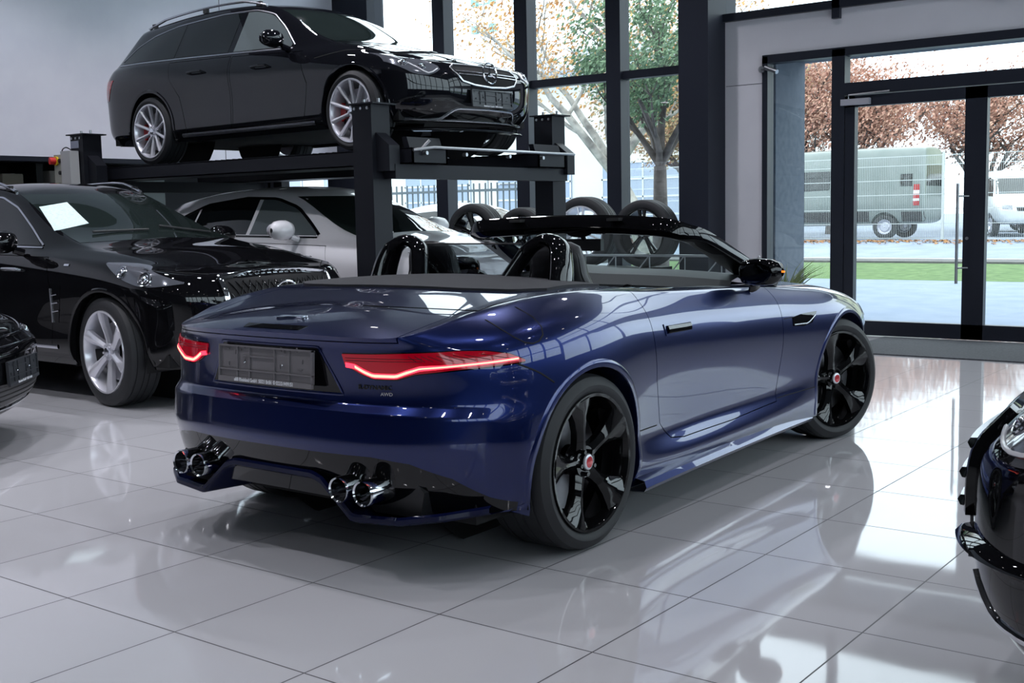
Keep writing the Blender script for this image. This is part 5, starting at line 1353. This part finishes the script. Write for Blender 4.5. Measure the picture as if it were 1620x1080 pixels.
def build_lift():
    T = thing('car_lift', 'black four-post parking lift carrying the estate car', 'car lift', (-8.4, 7.91, 0))
    ox, oy = -8.4, 7.91
    def L(x, y, z): return (x - ox, y - oy, z)
    for (x, y, zt) in ((-6.61, 6.90, 2.185), (-6.56, 9.30, 2.215), (-10.54, 6.90, 2.165), (-10.54, 9.30, 2.2)):
        mb = MB(); w = .105
        c = L(x, y, 0)
        mb.bb((c[0] - w, c[1] - w, 0), (c[0] + w, c[1] + w, zt)); mb.bb((c[0] - .2, c[1] - .18, 0), (c[0] + .2, c[1] + .18, .015))
        p = link('post', mb, M['lift'], T, 0)
        cp = MB().bb((c[0] - w - .03, c[1] - w - .03, zt), (c[0] + w + .05, c[1] + w + .03, zt + .012))
        link('post_cap', cp, M['lift'], p, 0)
        bt = MB()
        for dx in (-.07, 0, .07): bt.cyl((c[0] + dx, c[1] - w - .012, zt - .03), (c[0] + dx, c[1] - w + .002, zt - .03), .012, 8)
        for dx in (-.07, .09): bt.cyl((c[0] + dx, c[1], zt + .01), (c[0] + dx, c[1], zt + .05), .012, 8)
        link_split('bolt', bt, M['zinc'], p, 30)
        # gusset carriage
        s = 1
        g = MB().prism([(c[0] + w * s * .8, 1.98), (c[0] + (w + .14) * s, 1.86), (c[0] + (w + .14) * s, 1.66), (c[0] + w * s * .8, 1.66)], 'y', c[1] - .06, c[1] + .06)
        link('carriage', g, M['lift'], T, 0)
    for yc in (7.23, 8.94):
        a, b = L(-11.15, yc - .215, 1.715), L(-6.28, yc + .215, 1.843)
        mb = MB(); mb.bb((a[0], a[1], 1.832), (b[0], b[1], 1.843)); mb.bb((a[0], a[1], 1.715), (b[0], a[1] + .02, 1.84)); mb.bb((a[0], b[1] - .02, 1.715), (b[0], b[1], 1.84)); mb.bb((a[0], a[1], 1.715), (b[0], b[1], 1.725)); mb.bb((b[0] - .01, a[1], 1.715), (b[0], b[1], 1.84)); mb.bb((a[0], a[1], 1.715), (a[0] + .01, b[1], 1.84))
        r = link('runway', mb, M['lift'], T, 0)
        tr = MB()
        for i in range(60): tr.bb((a[0] + .08 * i + .05, a[1], 1.843), (a[0] + .08 * i + .075, a[1] + .43, 1.8435 + .003))
        link('tread_rib', tr, M['lift'], r, 0)
        st = MB(); e = b[0] - .10
        st.prism([(e, 1.843), (e - .02, 1.93), (e + .03, 1.93), (e + .06, 1.843)], 'y', yc - oy - .20, yc - oy + .20); link('wheel_stop', st, M['lift'], r, 0)
    for x in (-6.42, -10.54):
        c = L(x, 0, 0)[0]
        mb = MB().bb((c - .06, 6.90 - oy, 1.60), (c + .06, 9.30 - oy, 1.713)); link('cross_beam', mb, M['lift'], T, 0)
    tb = MB().tube([L(-6.24, 6.98, 1.82), L(-6.21, 7.2, 1.845), L(-6.21, 9.2, 1.84)], .012, 8); tb.cyl(L(-6.27, 7.1, 1.82), L(-6.22, 7.16, 1.90), .012, 8); link('safety_rod', tb, M['zinc'], T)
    bt = MB()
    for y in (7.0, 7.5, 8.1, 8.6): bt.cyl(L(-6.28, y + .15, 1.80), L(-6.24, y + .15, 1.80), .016, 8)
    link_split('bolt', bt, M['zinc'], T)
    cb = thing('control_box', 'cream control box with red emergency knob on the far left lift post', 'control box', (-10.66, 6.785, 1.56))
    link('box', MB().bb((-.15, -.08, 0), (.0, 0, .42)), mat('cream_plastic', (.42, .42, .36), .5), cb, 0)
    link('cover', MB().bb((.0, -.10, 0), (.16, 0, .45)), mat('white_plastic', (.50, .50, .50), .5), cb, 0)
    link('yellow_plate', MB().cyl((-.10, -.082, .36), (-.10, -.10, .36), .045, 20), mat('yellow_plastic', (.8, .55, .02), .4), cb)
    link('emergency_knob', MB().cyl((-.11, -.09, .36), (-.125, -.145, .36), .036, 20), mat('red_plastic', (.7, .02, .02), .4), cb)
    for z, m in ((.36, 'satin_black'), (.24, 'trim'), (.10, 'holder')): link('push_button', MB().cyl((-.035, -.08, z), (-.035, -.10, z), .02, 14), M[m], cb)
    link('cable', MB().tube(crom([(-.08, -.03, .42), (-.07, -.03, .47), (.0, -.03, .49), (.07, -.02, .46)], 5), .006, 6), M['trim'], cb)
    struct_lbl = MB().bb((-10.63, 6.788, 2.04), (-10.50, 6.793, 2.11)); tag(link('warning_label', struct_lbl, mat('label_grey', (.30, .32, .40), .5), None, 0), 'small grey label near the top of the far left lift post', 'label')

def build_props():
    # loose wheels on a rack in front of the window
    T = thing('wheel_rack', 'low dark storage bench with a grey truss rail standing in front of the tall windows', 'rack', (-7.3, 10.9, 0))
    link('bench', MB().bb((-2.1, -.16, 0), (1.0, .30, .70)), M['satin_black'], T, 0)
    tr = MB()
    for z in (.62, .845): tr.tube([(.30, -.42, z), (2.20, -.42, z)], .013, 8)
    for i in range(10):
        x = .32 + i * .205; tr.tube([(x, -.42, .62), (x + (.2 if i % 2 else 0), -.42, .845)], .007, 6)
    tr.cyl((.34, -.42, 0), (.34, -.42, .85), .018, 8); tr.cyl((2.16, -.42, 0), (2.16, -.42, .85), .018, 8)
    for zz in (0,): tr.bb((.30, -.44, .84), (2.20, -.38, .855))
    link('truss_rail', tr, M['zinc'], T)
    specs = [((-6.46, 10.93, 1.062), .360, 'double5', M['black_alloy'], 'loose wheel with black double-spoke rim, rightmost on the bench by the window'),
             ((-7.24, 10.93, 1.085), .385, 'multi', M['bright_alloy'], 'loose wheel with silver multi-spoke rim standing on the bench by the window'),
             ((-8.08, 10.93, 1.0), .335, 'double5', M['black_alloy'], 'loose black wheel just left of the far right lift post'),
             ((-8.80, 10.93, 1.0), .365, 'twist6', M['black_alloy'], 'loose wheel with dark rim, leftmost on the bench behind the white SUV')]
    for loc, R_, kind, m, lab in specs:
        z = .702 + R_
        w = wheel(None, (loc[0], loc[1], z), kind, R_, .25, R_ * .73, m, -1, 0, name='loose_wheel', top=True)
        w['label'] = lab; w['category'] = 'wheel'; w['group'] = 'loose wheels by the window'
        w.rotation_euler = (0, 0, .04)
    # things in the store area left of the lift
    sh = thing('storage_shelf', 'dark shelf unit in the recess below the white wall at the left', 'shelf', (-12.3, 7.2, 0))
    mb = MB(); mb.bb((-.3, -1.1, 0), (.3, -1.05, 1.96)); mb.bb((-.3, .02, 0), (.3, .10, 1.96)); mb.bb((-.3, .85, 0), (.3, .9, 1.96))
    for z in (.5, 1.1, 1.70): mb.bb((-.3, -1.1, z), (.3, .9, z + .03))
    link('shelf_frame', mb, M['satin_black'], sh, 0)
    bx = mat('cardboard', (.30, .27, .22), .8)
    for (x, y, z, dx, dy, dz, m, nm, lab, cat) in ((-12.15, 7.52, 1.732, .35, .30, .15, mat('beige_carton', (.33, .31, .28), .8), 'cardboard_box', 'beige carton on the shelf beside the cream control box', 'box'),
        (-12.15, 6.93, 1.732, .35, .24, .11, bx, 'cardboard_box', 'brown carton on the shelf at the far left edge', 'box'),
        (-12.08, 6.72, 1.732, .16, .10, .15, mat('blue_bottle', (.02, .05, .25), .4), 'canister', 'blue canister on the shelf at the far left edge', 'canister')):
        mb = MB().box((x, y, z + dz / 2), (dx, dy, dz)); me = mb.mesh(nm)
        bm = bmesh.new(); bm.from_mesh(me); bmesh.ops.bevel(bm, geom=bm.edges[:], offset=.006, segments=2, affect='EDGES'); bm.to_mesh(me); bm.free()
        o = tag(link(nm, me, m, None, 30), lab, cat)
        link('packing_tape' if 'box' in nm else 'screw_cap', MB().box((x, y, z + dz + .002), (dx * 1.0, dy * .18, .004)) if 'box' in nm else MB().cyl((x, y, z + dz), (x, y, z + dz + .03), .03, 14), M['holder'] if 'box' in nm else M['white_print'], o)
    cb = thing('metal_cabinet', 'pale green-grey metal cabinet against the back wall under the raised platform', 'cabinet', (-12.35, 8.62, 0))
    link('body', MB().bb((-.3, -.45, .0), (.25, .35, 1.93)), mat('pale_cabinet', (.22, .25, .25), .6), cb, 0)
    link('door', MB().bb((.25, -.43, .02), (.27, .05, 1.9)), mat('pale_cabinet_door', (.26, .29, .28), .55), cb, 0)
    link('handle', MB().bb((.27, -.02, 1.58), (.30, .01, 1.66)), M['satin_black'], cb, 0)
# ================================================================== outdoors
def leaf_mat(name, c1, c2):
    m = mat(name, c1, .7); return noise_mix(m, 9, c1, c2, 3, .3, .7)

def tree(name, label, x, y, z0, h, crown_r, trunk_r, leafm, barkm, n_leaf, leaf, seed, lean=0., crown_z=.42, spread=.8, group=None, stretch=1.0):
    rnd = random.Random(seed)
    T = thing(name, label, 'tree', (x, y, z0), 0, group)
    mb = MB(); tips = []
    def branch(p, d, L, r, depth):
        n = 5; pts = [Vector(p)]; dd = Vector(d).normalized()
        for i in range(n):
            dd = (dd + Vector((rnd.uniform(-1, 1), rnd.uniform(-1, 1), rnd.uniform(-.4, .8))) * .16).normalized(); pts.append(pts[-1] + dd * L / n)
        mb.tube(pts, [lerp(r, r * .5, i / n) for i in range(n + 1)], 6 if depth else 9)
        if depth >= 4: tips.extend(pts[2:]); return
        if depth >= 2: tips.extend(pts[3:])
        k = 3 if depth else 6
        for j in range(k):
            b = pts[rnd.randint(2, n)]
            a = rnd.uniform(0, 2 * pi)
            nd = (dd * .75 + Vector((cos(a), sin(a), rnd.uniform(-.1, .5))) * spread).normalized()
            branch(b, nd, L * rnd.uniform(.55, .75), r * .45, depth + 1)
    hh = h * crown_z
    tp = [Vector((0, 0, 0)), Vector((lean * .3, 0, hh * .5)), Vector((lean, 0, hh))]
    mb.tube(tp, [trunk_r * 1.2, trunk_r, trunk_r * .8], 12)
    for j in range(5):
        a = 2 * pi * j / 5 + rnd.uniform(-.4, .4)
        branch(tp[-1], (cos(a) * .7, sin(a) * .7, 1.0), (h - hh) * .45, trunk_r * .5, 1)
    branch(tp[-1], (0, 0, 1), (h - hh) * .5, trunk_r * .7, 1)
    link('trunk', mb, barkm, T, 60)
    vs, fs = [], []
    for i in range(n_leaf):
        t = tips[rnd.randrange(len(tips))]
        c = t + Vector((rnd.gauss(0, 1), rnd.gauss(0, 1), rnd.gauss(0, .8))) * crown_r * .13
        s = leaf * rnd.uniform(.6, 1.3)
        u = Vector((rnd.gauss(0, 1), rnd.gauss(0, 1), rnd.gauss(0, 1))).normalized(); v = u.orthogonal().normalized(); w = u.cross(v)
        b = len(vs); bend = u * s * .25
        vs += [c - v * s, c + w * s * .55 + bend, c + v * s, c - w * s * .55 + bend]; fs.append((b, b + 1, b + 2, b + 3))
    me = bpy.data.meshes.new('foliage'); me.from_pydata([tuple(v) for v in vs], [], fs)
    link('foliage', me, leafm, T, 0)
    return T

def sect_vehicle(T, secs, paint, level=2):
    """secs: (x, half width low, half width mid, half width top, z low, z mid, z top)"""
    bm = bmesh.new(); rings = []
    for (x, wl, wm, wt, z0, zm, z1) in secs:
        pts = [(-wl * .8, z0), (-wl, z0 + .08), (-wm, lerp(z0, zm, .6)), (-wm, zm), (-lerp(wm, wt, .6), lerp(zm, z1, .6)), (-wt, z1 - .10), (-wt * .8, z1), (0, z1 + .03), (wt * .8, z1), (wt, z1 - .10), (lerp(wm, wt, .6), lerp(zm, z1, .6)), (wm, zm), (wm, lerp(z0, zm, .6)), (wl, z0 + .08), (wl * .8, z0), (0, z0)]
        rings.append([bm.verts.new((x, a, b)) for a, b in pts])
    n = 16
    for i in range(len(rings) - 1):
        for k in range(n): bm.faces.new((rings[i][k], rings[i][(k + 1) % n], rings[i + 1][(k + 1) % n], rings[i + 1][k]))
    bm.faces.new(rings[0]); bm.faces.new(rings[-1])
    bmesh.ops.recalc_face_normals(bm, faces=bm.faces)
    me = bpy.data.meshes.new('b'); bm.to_mesh(me); bm.free()
    c = sum((Vector(v.co) for v in me.vertices), Vector()) / len(me.vertices)
    if sum((p.center - c).dot(p.normal) * p.area for p in me.polygons) < 0: me.flip_normals()
    me = evaluated(me, [('SUBSURF', dict(levels=level, render_levels=level))])
    S = Surf(me)
    return S, me

def build_van():
    T = thing('panel_van', 'grey-green panel van parked behind the mesh fence', 'van', (-11.95, 34.6, .34), pi)
    # faces away to the left: rear end towards +x in the world
    secs = [(-1.15, .80, .84, .76, .55, 1.2, 2.55), (-1.05, .90, .97, .84, .42, 1.2, 2.62), (-.6, .92, 1.0, .86, .40, 1.2, 2.64), (1.5, .92, 1.0, .86, .38, 1.2, 2.64), (3.2, .92, 1.0, .84, .38, 1.2, 2.62), (3.9, .92, 1.0, .78, .38, 1.2, 2.5), (4.5, .92, .98, .75, .38, 1.15, 1.75), (5.3, .86, .93, .7, .38, 1.0, 1.3), (5.55, .7, .76, .55, .42, .9, 1.1)]
    paint = noise_mix(mat('grey_green_paint', (.22, .26, .24), .35, .1, .5), 1.5, (.155, .19, .175), (.20, .23, .215))
    S, me = sect_vehicle(T, secs, paint, 3)
    me = boolean(me, arch_cutter((0, 3.65), .42, .6, 1.4, .35)); S.apply(me)
    link('body', me, paint, T, 0)
    for md, sg in (('R', -1), ('L', 1)):
        link('side_window', patch(S, md, [(1.6, 2.0), (2.5, 2.0)], [(1.65, 1.45), (2.5, 1.42)], 16, 6, .003, .01, sm=False), M['dark_glass'], T)
        link('side_panel', patch(S, md, [(.3, 1.95), (1.35, 1.98)], [(.35, 1.42), (1.35, 1.42)], 14, 6, .006, .01), paint, T)
        link('cab_window', patch(S, md, [(3.1, 2.0), (3.9, 1.95)], [(3.1, 1.42), (4.35, 1.40)], 14, 6, .003, .01), M['dark_glass'], T)
        lt = patch(S, md, [(-1.0, 1.55), (-.83, 1.55)], [(-1.0, .95), (-.83, .95)], 6, 10, .008, .02); tl = link('tail_light', lt, M['lens_red_dark'], T)
        link('lamp_stripe', patch(S, md, [(-1.0, 1.38), (-.83, 1.38)], [(-1.0, 1.28), (-.83, 1.28)], 6, 3, .012, .01), M['white_lamp'], tl)
        link('lamp_stripe', patch(S, md, [(-1.0, 1.15), (-.83, 1.15)], [(-1.0, 1.08), (-.83, 1.08)], 6, 3, .012, .01), M['white_lamp'], tl)
        bp = patch(S, md, [(-1.1, .78), (-.5, .78)], [(-1.1, .5), (-.5, .5)], 10, 4, .01, .02); link('rear_bumper', bp, M['trim'], T)
        sk = patch(S, md, [(.45, .80), (3.2, .80)], [(.45, .5), (3.2, .5)], 20, 3, .006, .01); link('side_skirt', sk, mat('grey_plastic', (.10, .11, .12), .6) if sg < 0 else M['trim'], T)
        for s in (0, 3.65):
            wheel(T, (s, sg * .84, .35), 'steel', .35, .22, .21, M['alloy'], sg)
        link('rear_corner_window', patch(S, md, [(-.80, 1.85), (-.45, 1.85)], [(-.80, 1.50), (-.45, 1.50)], 6, 4, .003, .01), M['dark_glass'], T)
    link('rear_window', patch(S, 'B', [(-.7, 2.1), (.7, 2.1)], [(-.75, 1.5), (.75, 1.5)], 14, 6, .003, .01), M['dark_glass'], T)

def build_outer_car(name, label, x, y, z, rz, paint, van=False):
    T = thing(name, label, 'car', (x, y, z), rz)
    if van:
        secs = [(-1.0, .7, .8, .65, .45, 1.0, 1.75), (-.85, .84, .9, .72, .35, 1.0, 1.9), (1.0, .86, .93, .75, .33, 1.0, 1.95), (1.9, .86, .93, .70, .33, 1.0, 1.88), (2.5, .86, .92, .62, .33, 1.0, 1.5), (3.0, .86, .92, .75, .33, .85, 1.12), (3.6, .8, .86, .65, .35, .8, .98), (3.8, .65, .7, .5, .4, .75, .85)]
        wb = 2.95; t1, t2, b1 = 1.72, 1.65, 1.2
    else:
        secs = [(-.9, .6, .7, .5, .45, .8, .95), (-.75, .8, .86, .62, .32, .8, 1.05), (-.2, .84, .9, .62, .3, .8, 1.42), (.6, .84, .9, .62, .3, .8, 1.50), (1.3, .84, .9, .58, .3, .8, 1.42), (2.0, .84, .9, .66, .3, .78, 1.0), (2.7, .84, .9, .68, .3, .75, .92), (3.25, .8, .84, .6, .32, .68, .78), (3.4, .65, .7, .5, .36, .6, .68)]
        wb = 2.6; t1, t2, b1 = 1.36, 1.30, .98
    S, me = sect_vehicle(T, secs, paint, 2)
    me = boolean(me, arch_cutter((0, wb), .36, .5, 1.3, .32)); S.apply(me)
    link('body', me, paint, T, 0)
    for md, sg in (('R', -1), ('L', 1)):
        if van: tp, bt = [(-.5, t1), (1.9, t1), (2.15, t2)], [(-.5, b1), (1.9, b1), (2.75, b1 - .05)]
        else: tp, bt = [(-.25, t2), (.6, t1), (1.25, t2)], [(-.45, b1), (.6, b1), (1.75, b1)]
        link('side_window', patch(S, md, tp, bt, 22, 6, .003, .01), M['dark_glass'], T)
        for s in (0, wb): wheel(T, (s, sg * .77, .32), 'double5', .32, .21, .22, M['alloy'], sg)
        g = 1 if sg < 0 else -1
        zz = .82 if van else .66
        link('headlight', patch(S, 'F', [(g * .45, zz + .06), (g * .70, zz + .10)], [(g * .45, zz - .06), (g * .72, zz - .03)], 10, 4, .004, .01), M['lens_clear'], T)
    if van: link('windscreen', patch(S, 'F', [(-.55, 1.68), (.55, 1.68)], [(-.68, 1.22), (.68, 1.22)], 16, 6, .003, .01), M['screen_glass'], T)
    else: link('windscreen', patch(S, 'F', [(-.5, 1.38), (.5, 1.38)], [(-.62, 1.02), (.62, 1.02)], 16, 6, .003, .01), M['screen_glass'], T)
    link('grille', patch(S, 'F', [(-.35, zz + .02), (.35, zz + .02)], [(-.33, zz - .10), (.33, zz - .10)], 12, 4, .004, .01), M['satin_black'], T)
    return T

def build_outside():
    pav = noise_mix(mat('pale_paving', (.34, .36, .40), .9), 2.5, (.21, .26, .345), (.25, .30, .385))
    struct('ground_paving', MB().add([(-70, WY + .22, -.03), (45, WY + .22, -.03), (45, 20.5, 0), (-70, 20.5, 0)], [(0, 1, 2, 3)]), pav)
    grass = noise_mix(mat('lawn', (.08, .15, .04), 1), 5, (.075, .135, .045), (.13, .21, .075), bump=.4)
    struct('ground_lawn', MB().add([(-70, 20.5, 0), (45, 20.5, 0), (45, 24.7, .09), (-70, 24.7, .09)], [(0, 1, 2, 3)]), grass)
    kerb = mat('kerb_stone', (.22, .21, .20), .9)
    struct('trim_kerb', MB().bb((-70, 24.7, 0), (45, 26.0, .13)), noise_mix(kerb, 3, (.10, .10, .10), (.15, .145, .14)))
    road = noise_mix(mat('pale_asphalt', (.30, .33, .38), .9), 1.5, (.22, .26, .33), (.27, .31, .38))
    struct('ground_road', MB().add([(-70, 26.0, .135), (45, 26.0, .135), (45, 32.5, .33), (-70, 32.5, .33), (45, 120, .36), (-70, 120, .36)], [(0, 1, 2, 3), (3, 2, 4, 5)]), road)
    # fallen leaves along the far edge of the road
    rnd = random.Random(5); mb = MB()
    for i in range(700):
        x = rnd.uniform(-16, -6); y = 32.4 - abs(rnd.gauss(0, .7)); s = .06
        a = rnd.uniform(0, pi); z = .135 + (y - 26) * .03 + .01
        mb.add([(x + s * cos(a), y + s * sin(a), z + .02), (x - s * sin(a), y + s * cos(a), z), (x - s * cos(a), y - s * sin(a), z + .03), (x + s * sin(a), y - s * cos(a), z)], [(0, 1, 2, 3)])
    o = tag(link('fallen_leaves', mb, leaf_mat('brown_leaves', (.25, .09, .03), (.35, .18, .05)), None, 0), 'brown fallen leaves at the edge of the road', 'leaves'); o['kind'] = 'stuff'
    # mesh fence in panels
    fm = mat('galvanised_fence', (.50, .53, .52), .5, .3)
    x = -20.0; k = 0; src = None
    root0 = None
    while x < -2.5:
        if src is None:
            a = MB()
            for z in (.05, .45, .85, 1.25, 1.65, 2.05, 2.30): a.bb((.035, -.004, z), (2.465, .004, z + .018))
            for i in range(1, 50): a.bb((i * .05 - .003, -.003, .03), (i * .05 + .003, .003, 2.33))
            b = MB().bb((-.03, -.03, 0), (.03, .03, 2.4))
            src = (a.mesh('p'), b.mesh('q')); src[0].materials.append(fm); src[1].materials.append(fm)
        r = thing('fence_panel', 'pale wire mesh fence panel along the road', 'fence', (x, 32.7, .33), 0, 'mesh fence panels')
        for nm, me in (('mesh', src[0]), ('post', src[1])):
            q = bpy.data.objects.new(nm, me); COL.objects.link(q); q.parent = r
        x += 2.5
    # iron railing further left
    im = mat('railing_paint', (.08, .10, .11), .6); x = -30.0; src = None
    while x < -15.0:
        if src is None:
            a = MB()
            for z in (.12, 1.55): a.bb((0, -.02, z), (2.398, .02, z + .05))
            for i in range(16): a.bb((i * .15 + .05, -.012, .05), (i * .15 + .074, .012, 1.72))
            src = a.mesh('p'); src.materials.append(im)
        q = bpy.data.objects.new('railing', src); COL.objects.link(q); q.location = (x, 18.5, .2)
        tag(q, 'dark iron railing section behind the tall windows', 'railing', 'iron railing sections')
        x += 2.4
    struct('trim_wall_base', MB().bb((-30, 18.35, -.02), (-15.2, 18.65, .2)), kerb)
    build_van()
    wp = mat('white_car_paint', (.62, .65, .66), .35, 0, .5)
    build_outer_car('white_car', 'white car parked right behind the grey van', -10.9, 42.5, .35, radians(-20), wp)
    build_outer_car('white_minivan', 'white minivan parked behind the right entrance door', -10.2, 38.8, .35, radians(-62), wp, True)
    # red and white car just outside the tall windows
    rp = mat('white_red_paint', (.60, .58, .60), .3, 0, .6)
    T = build_outer_car('parked_car', 'white car parked just outside the tall windows behind the lift', -12.6, 14.4, .0, radians(4), rp)
    # buildings
    wall_m = noise_mix(mat('pale_cladding', (.62, .62, .58), .8), .4, (.60, .60, .56), (.66, .66, .62))
    B = thing('commercial_hall', 'long pale commercial hall with gridded roller doors far behind the tall windows', 'building', (-30, 46, .3))
    link('wall', MB().bb((-32, 0, 0), (5.5, 14, 7.2)), wall_m, B, 0)
    link('roof', MB().prism([(-.5, 7.2), (7, 9.6), (14.5, 7.2)], 'x', -32.5, 13.5) if False else MB().prism([(-.6, 7.2), (7, 9.3), (14.6, 7.2), (14.6, 7.45), (7, 9.6), (-.6, 7.5)], 'x', -32.5, 6.0), mat('roof_sheet', (.30, .34, .42), .6), B, 0)
    dm = mat('roller_door', (.30, .36, .45), .6); dl = mat('door_rail', (.62, .66, .68), .6)
    for i in range(6):
        x0 = -30 + i * 6.1
        d = link('roller_door', MB().bb((x0, -.06, 0), (x0 + 4.4, .0, 3.2)), dm, B, 0)
        g = MB()
        for z in (.0, .8, 1.6, 2.4, 3.15): g.bb((x0, -.09, z), (x0 + 4.4, -.06, z + .08))
        for j in range(5): g.bb((x0 + j * 1.08, -.09, 0), (x0 + j * 1.08 + .07, -.06, 3.2))
        link('door_rail', g, dl, d, 0)
    sg = thing('round_sign', 'round dark outline sign on the pale hall wall', 'sign', (-34.9, 45.85, 3.2))
    link('ring', MB().tube([(cos(2 * pi * k / 24) * .2, 0, sin(2 * pi * k / 24) * .2) for k in range(24)], .03, 6, closed=True), M['holder'], sg)
    link('bar', MB().bb((-.45, -.03, -.5), (.45, 0, -.45)), M['holder'], sg, 0)
    Y_ = thing('yellow_building', 'pale yellow building wall seen through the right entrance door', 'building', (-6.0, 46, .3))
    link('wall', MB().bb((-4.0, 0, 0), (12, 8, 12)), noise_mix(mat('pale_yellow_render', (.62, .62, .38), .8), .5, (.60, .60, .38), (.65, .65, .44)), Y_, 0)
    for z in (4.5, 8.0):
        for x in (-1, 2.5, 6): link('window', MB().bb((x, -.03, z), (x + 1.4, .02, z + 1.6)), M['dark_glass'], Y_, 0)
    # street lamp with two cross arms (mast)
    ms = thing('lamp_mast', 'tall slim mast with paired floodlights beyond the hall', 'mast', (-33.5, 42.5, .3))
    link('pole', MB().cyl((0, 0, 0), (0, 0, 11.0), .06, 10), M['zinc'], ms)
    am = MB()
    for z in (9.2, 10.4): am.cyl((-.5, 0, z), (.5, 0, z), .035, 8); am.box((-.5, 0, z + .1), (.3, .2, .35)); am.box((.5, 0, z + .1), (.3, .2, .35))
    link('floodlight', am, mat('floodlight_green', (.25, .45, .42), .5), ms, 0)
    # trees
    bark = noise_mix(mat('pale_bark', (.32, .30, .28), .9), 4, (.16, .15, .14), (.42, .40, .36), bump=.4)
    dbark = noise_mix(mat('dark_bark', (.08, .065, .06), .9), 5, (.06, .05, .045), (.13, .11, .10), bump=.4)
    green = leaf_mat('green_leaves', (.09, .17, .09), (.20, .29, .16)); orange = leaf_mat('orange_leaves', (.50, .20, .07), (.62, .42, .16)); rust = leaf_mat('rust_leaves', (.44, .19, .14), (.52, .34, .24))
    pinkr = leaf_mat('mixed_leaves', (.38, .17, .11), (.30, .30, .14))
    tree('green_tree', 'green-leaved tree with a dark trunk outside the tall window beside the column', -9.95, 17.3, 0, 5.1, 1.3, .13, green, dbark, 9000, .045, 3, crown_z=.40, spread=.5)
    tree('orange_tree', 'tall pale-barked tree with sparse orange leaves rising behind the green tree', -13.1, 22.3, 0, 8.2, 3.2, .22, orange, bark, 6500, .055, 11, crown_z=.26, spread=1.0, lean=-.9)
    #tree('bare_tree', 'tall pale-barked tree with few leaves rising behind the green tree', -12.7, 22.3, 0, 12, 3.0, .26, orange, bark, 2500, .09, 21, crown_z=.35)
    tree('rust_tree', 'broad tree with rust-brown autumn leaves behind the grey van', -16.2, 40.5, .3, 7.6, 4.4, .26, rust, dbark, 22000, .07, 5, crown_z=.16, spread=1.1)
    tree('russet_tree', 'tree with mixed red and olive leaves behind the entrance side light', -20.6, 38.6, .35, 8.2, 4.0, .28, pinkr, dbark, 18000, .075, 8, crown_z=.18, spread=1.0)
    tree('red_tree', 'wide red-brown tree above the rear of the grey van', -12.3, 45.0, .35, 6.4, 2.8, .22, rust, dbark, 10000, .07, 14, crown_z=.18, spread=1.0)
    # grasses by the entrance reveal
    T = thing('ornamental_grass', 'small ornamental grass in a dark pot inside the left corner of the entrance glazing', 'plant', (-5.0, 11.2, 0))
    mb = MB(); rnd = random.Random(9)
    for i in range(70):
        a = rnd.uniform(0, 2 * pi); r = rnd.uniform(.02, .12); L = rnd.uniform(.45, .8); o = Vector((cos(a) * r, sin(a) * r, .42)); d = Vector((cos(a) * rnd.uniform(.1, .5), sin(a) * rnd.uniform(.1, .4), 1)).normalized()
        p = [o + d * L * .6 * t + Vector((cos(a), sin(a), 0)) * .2 * t * t * L - Vector((0, 0, .12 * t * t)) for t in (0, .33, .66, 1)]
        mb.tube(p, [.006, .006, .004, .001], 4)
    link('blades', mb, leaf_mat('grass_blades', (.10, .16, .05), (.22, .26, .12)), T, 0)
    link('pot', MB().lathe([(0, .001), (0, .16), (.42, .20), (.42, .18), (.38, .17), (.38, .001)], 24, 'z'), M['holder'], T)
# ================================================================== assemble
build_room()
build_lift()
build_convertible()
build_wagon()
build_suv_black()
build_suv_white()
build_left_car()
build_right_car()
build_props()
build_outside()

# world: bright overcast sky
w = bpy.data.worlds.new('overcast_sky'); SC.world = w; w.use_nodes = True
nt = w.node_tree; n = nt.nodes; l = nt.links; bg = n['Background']
tc = n.new('ShaderNodeTexCoord'); sp = n.new('ShaderNodeSeparateXYZ'); l.new(tc.outputs['Generated'], sp.inputs[0])
rp = n.new('ShaderNodeValToRGB'); e = rp.color_ramp.elements; e[0].position = 0; e[0].color = (.80, .91, 1, 1); e[1].position = .6; e[1].color = (.90, .96, 1, 1)
l.new(sp.outputs[2], rp.inputs[0]); l.new(rp.outputs[0], bg.inputs[0]); bg.inputs[1].default_value = SKY

# camera
cam = bpy.data.cameras.new('camera'); co = bpy.data.objects.new('camera', cam); COL.objects.link(co)
cam.sensor_width = 36; cam.sensor_fit = 'HORIZONTAL'; cam.lens = 1852.36 / 1620 * 36; cam.clip_end = 300; cam.clip_start = .05
yaw, pitch, roll = 0.64954, 0.109032, -0.0208365
fw = Vector((-sin(yaw) * cos(pitch), cos(yaw) * cos(pitch), -sin(pitch))); r = Vector((cos(yaw), sin(yaw), 0)); u = r.cross(fw)
R2 = r * cos(roll) + u * sin(roll); U2 = -r * sin(roll) + u * cos(roll)
mx = Matrix((R2, U2, -fw)).transposed().to_4x4(); mx.translation = Vector((0, 0, 1.307)); co.matrix_world = mx
SC.camera = co
SC.view_settings.view_transform = 'Standard'; SC.view_settings.look = 'None'; SC.view_settings.gamma = 1; SC.view_settings.exposure = EXPO; SC.view_settings.use_curve_mapping = False
SC.cycles.use_denoising = True
SC.cycles.max_bounces = 10; SC.cycles.transparent_max_bounces = 24; SC.cycles.glossy_bounces = 6; SC.cycles.diffuse_bounces = 3
SC.cycles.sample_clamp_indirect = 6
SC.cycles.caustics_reflective = False; SC.cycles.caustics_refractive = False
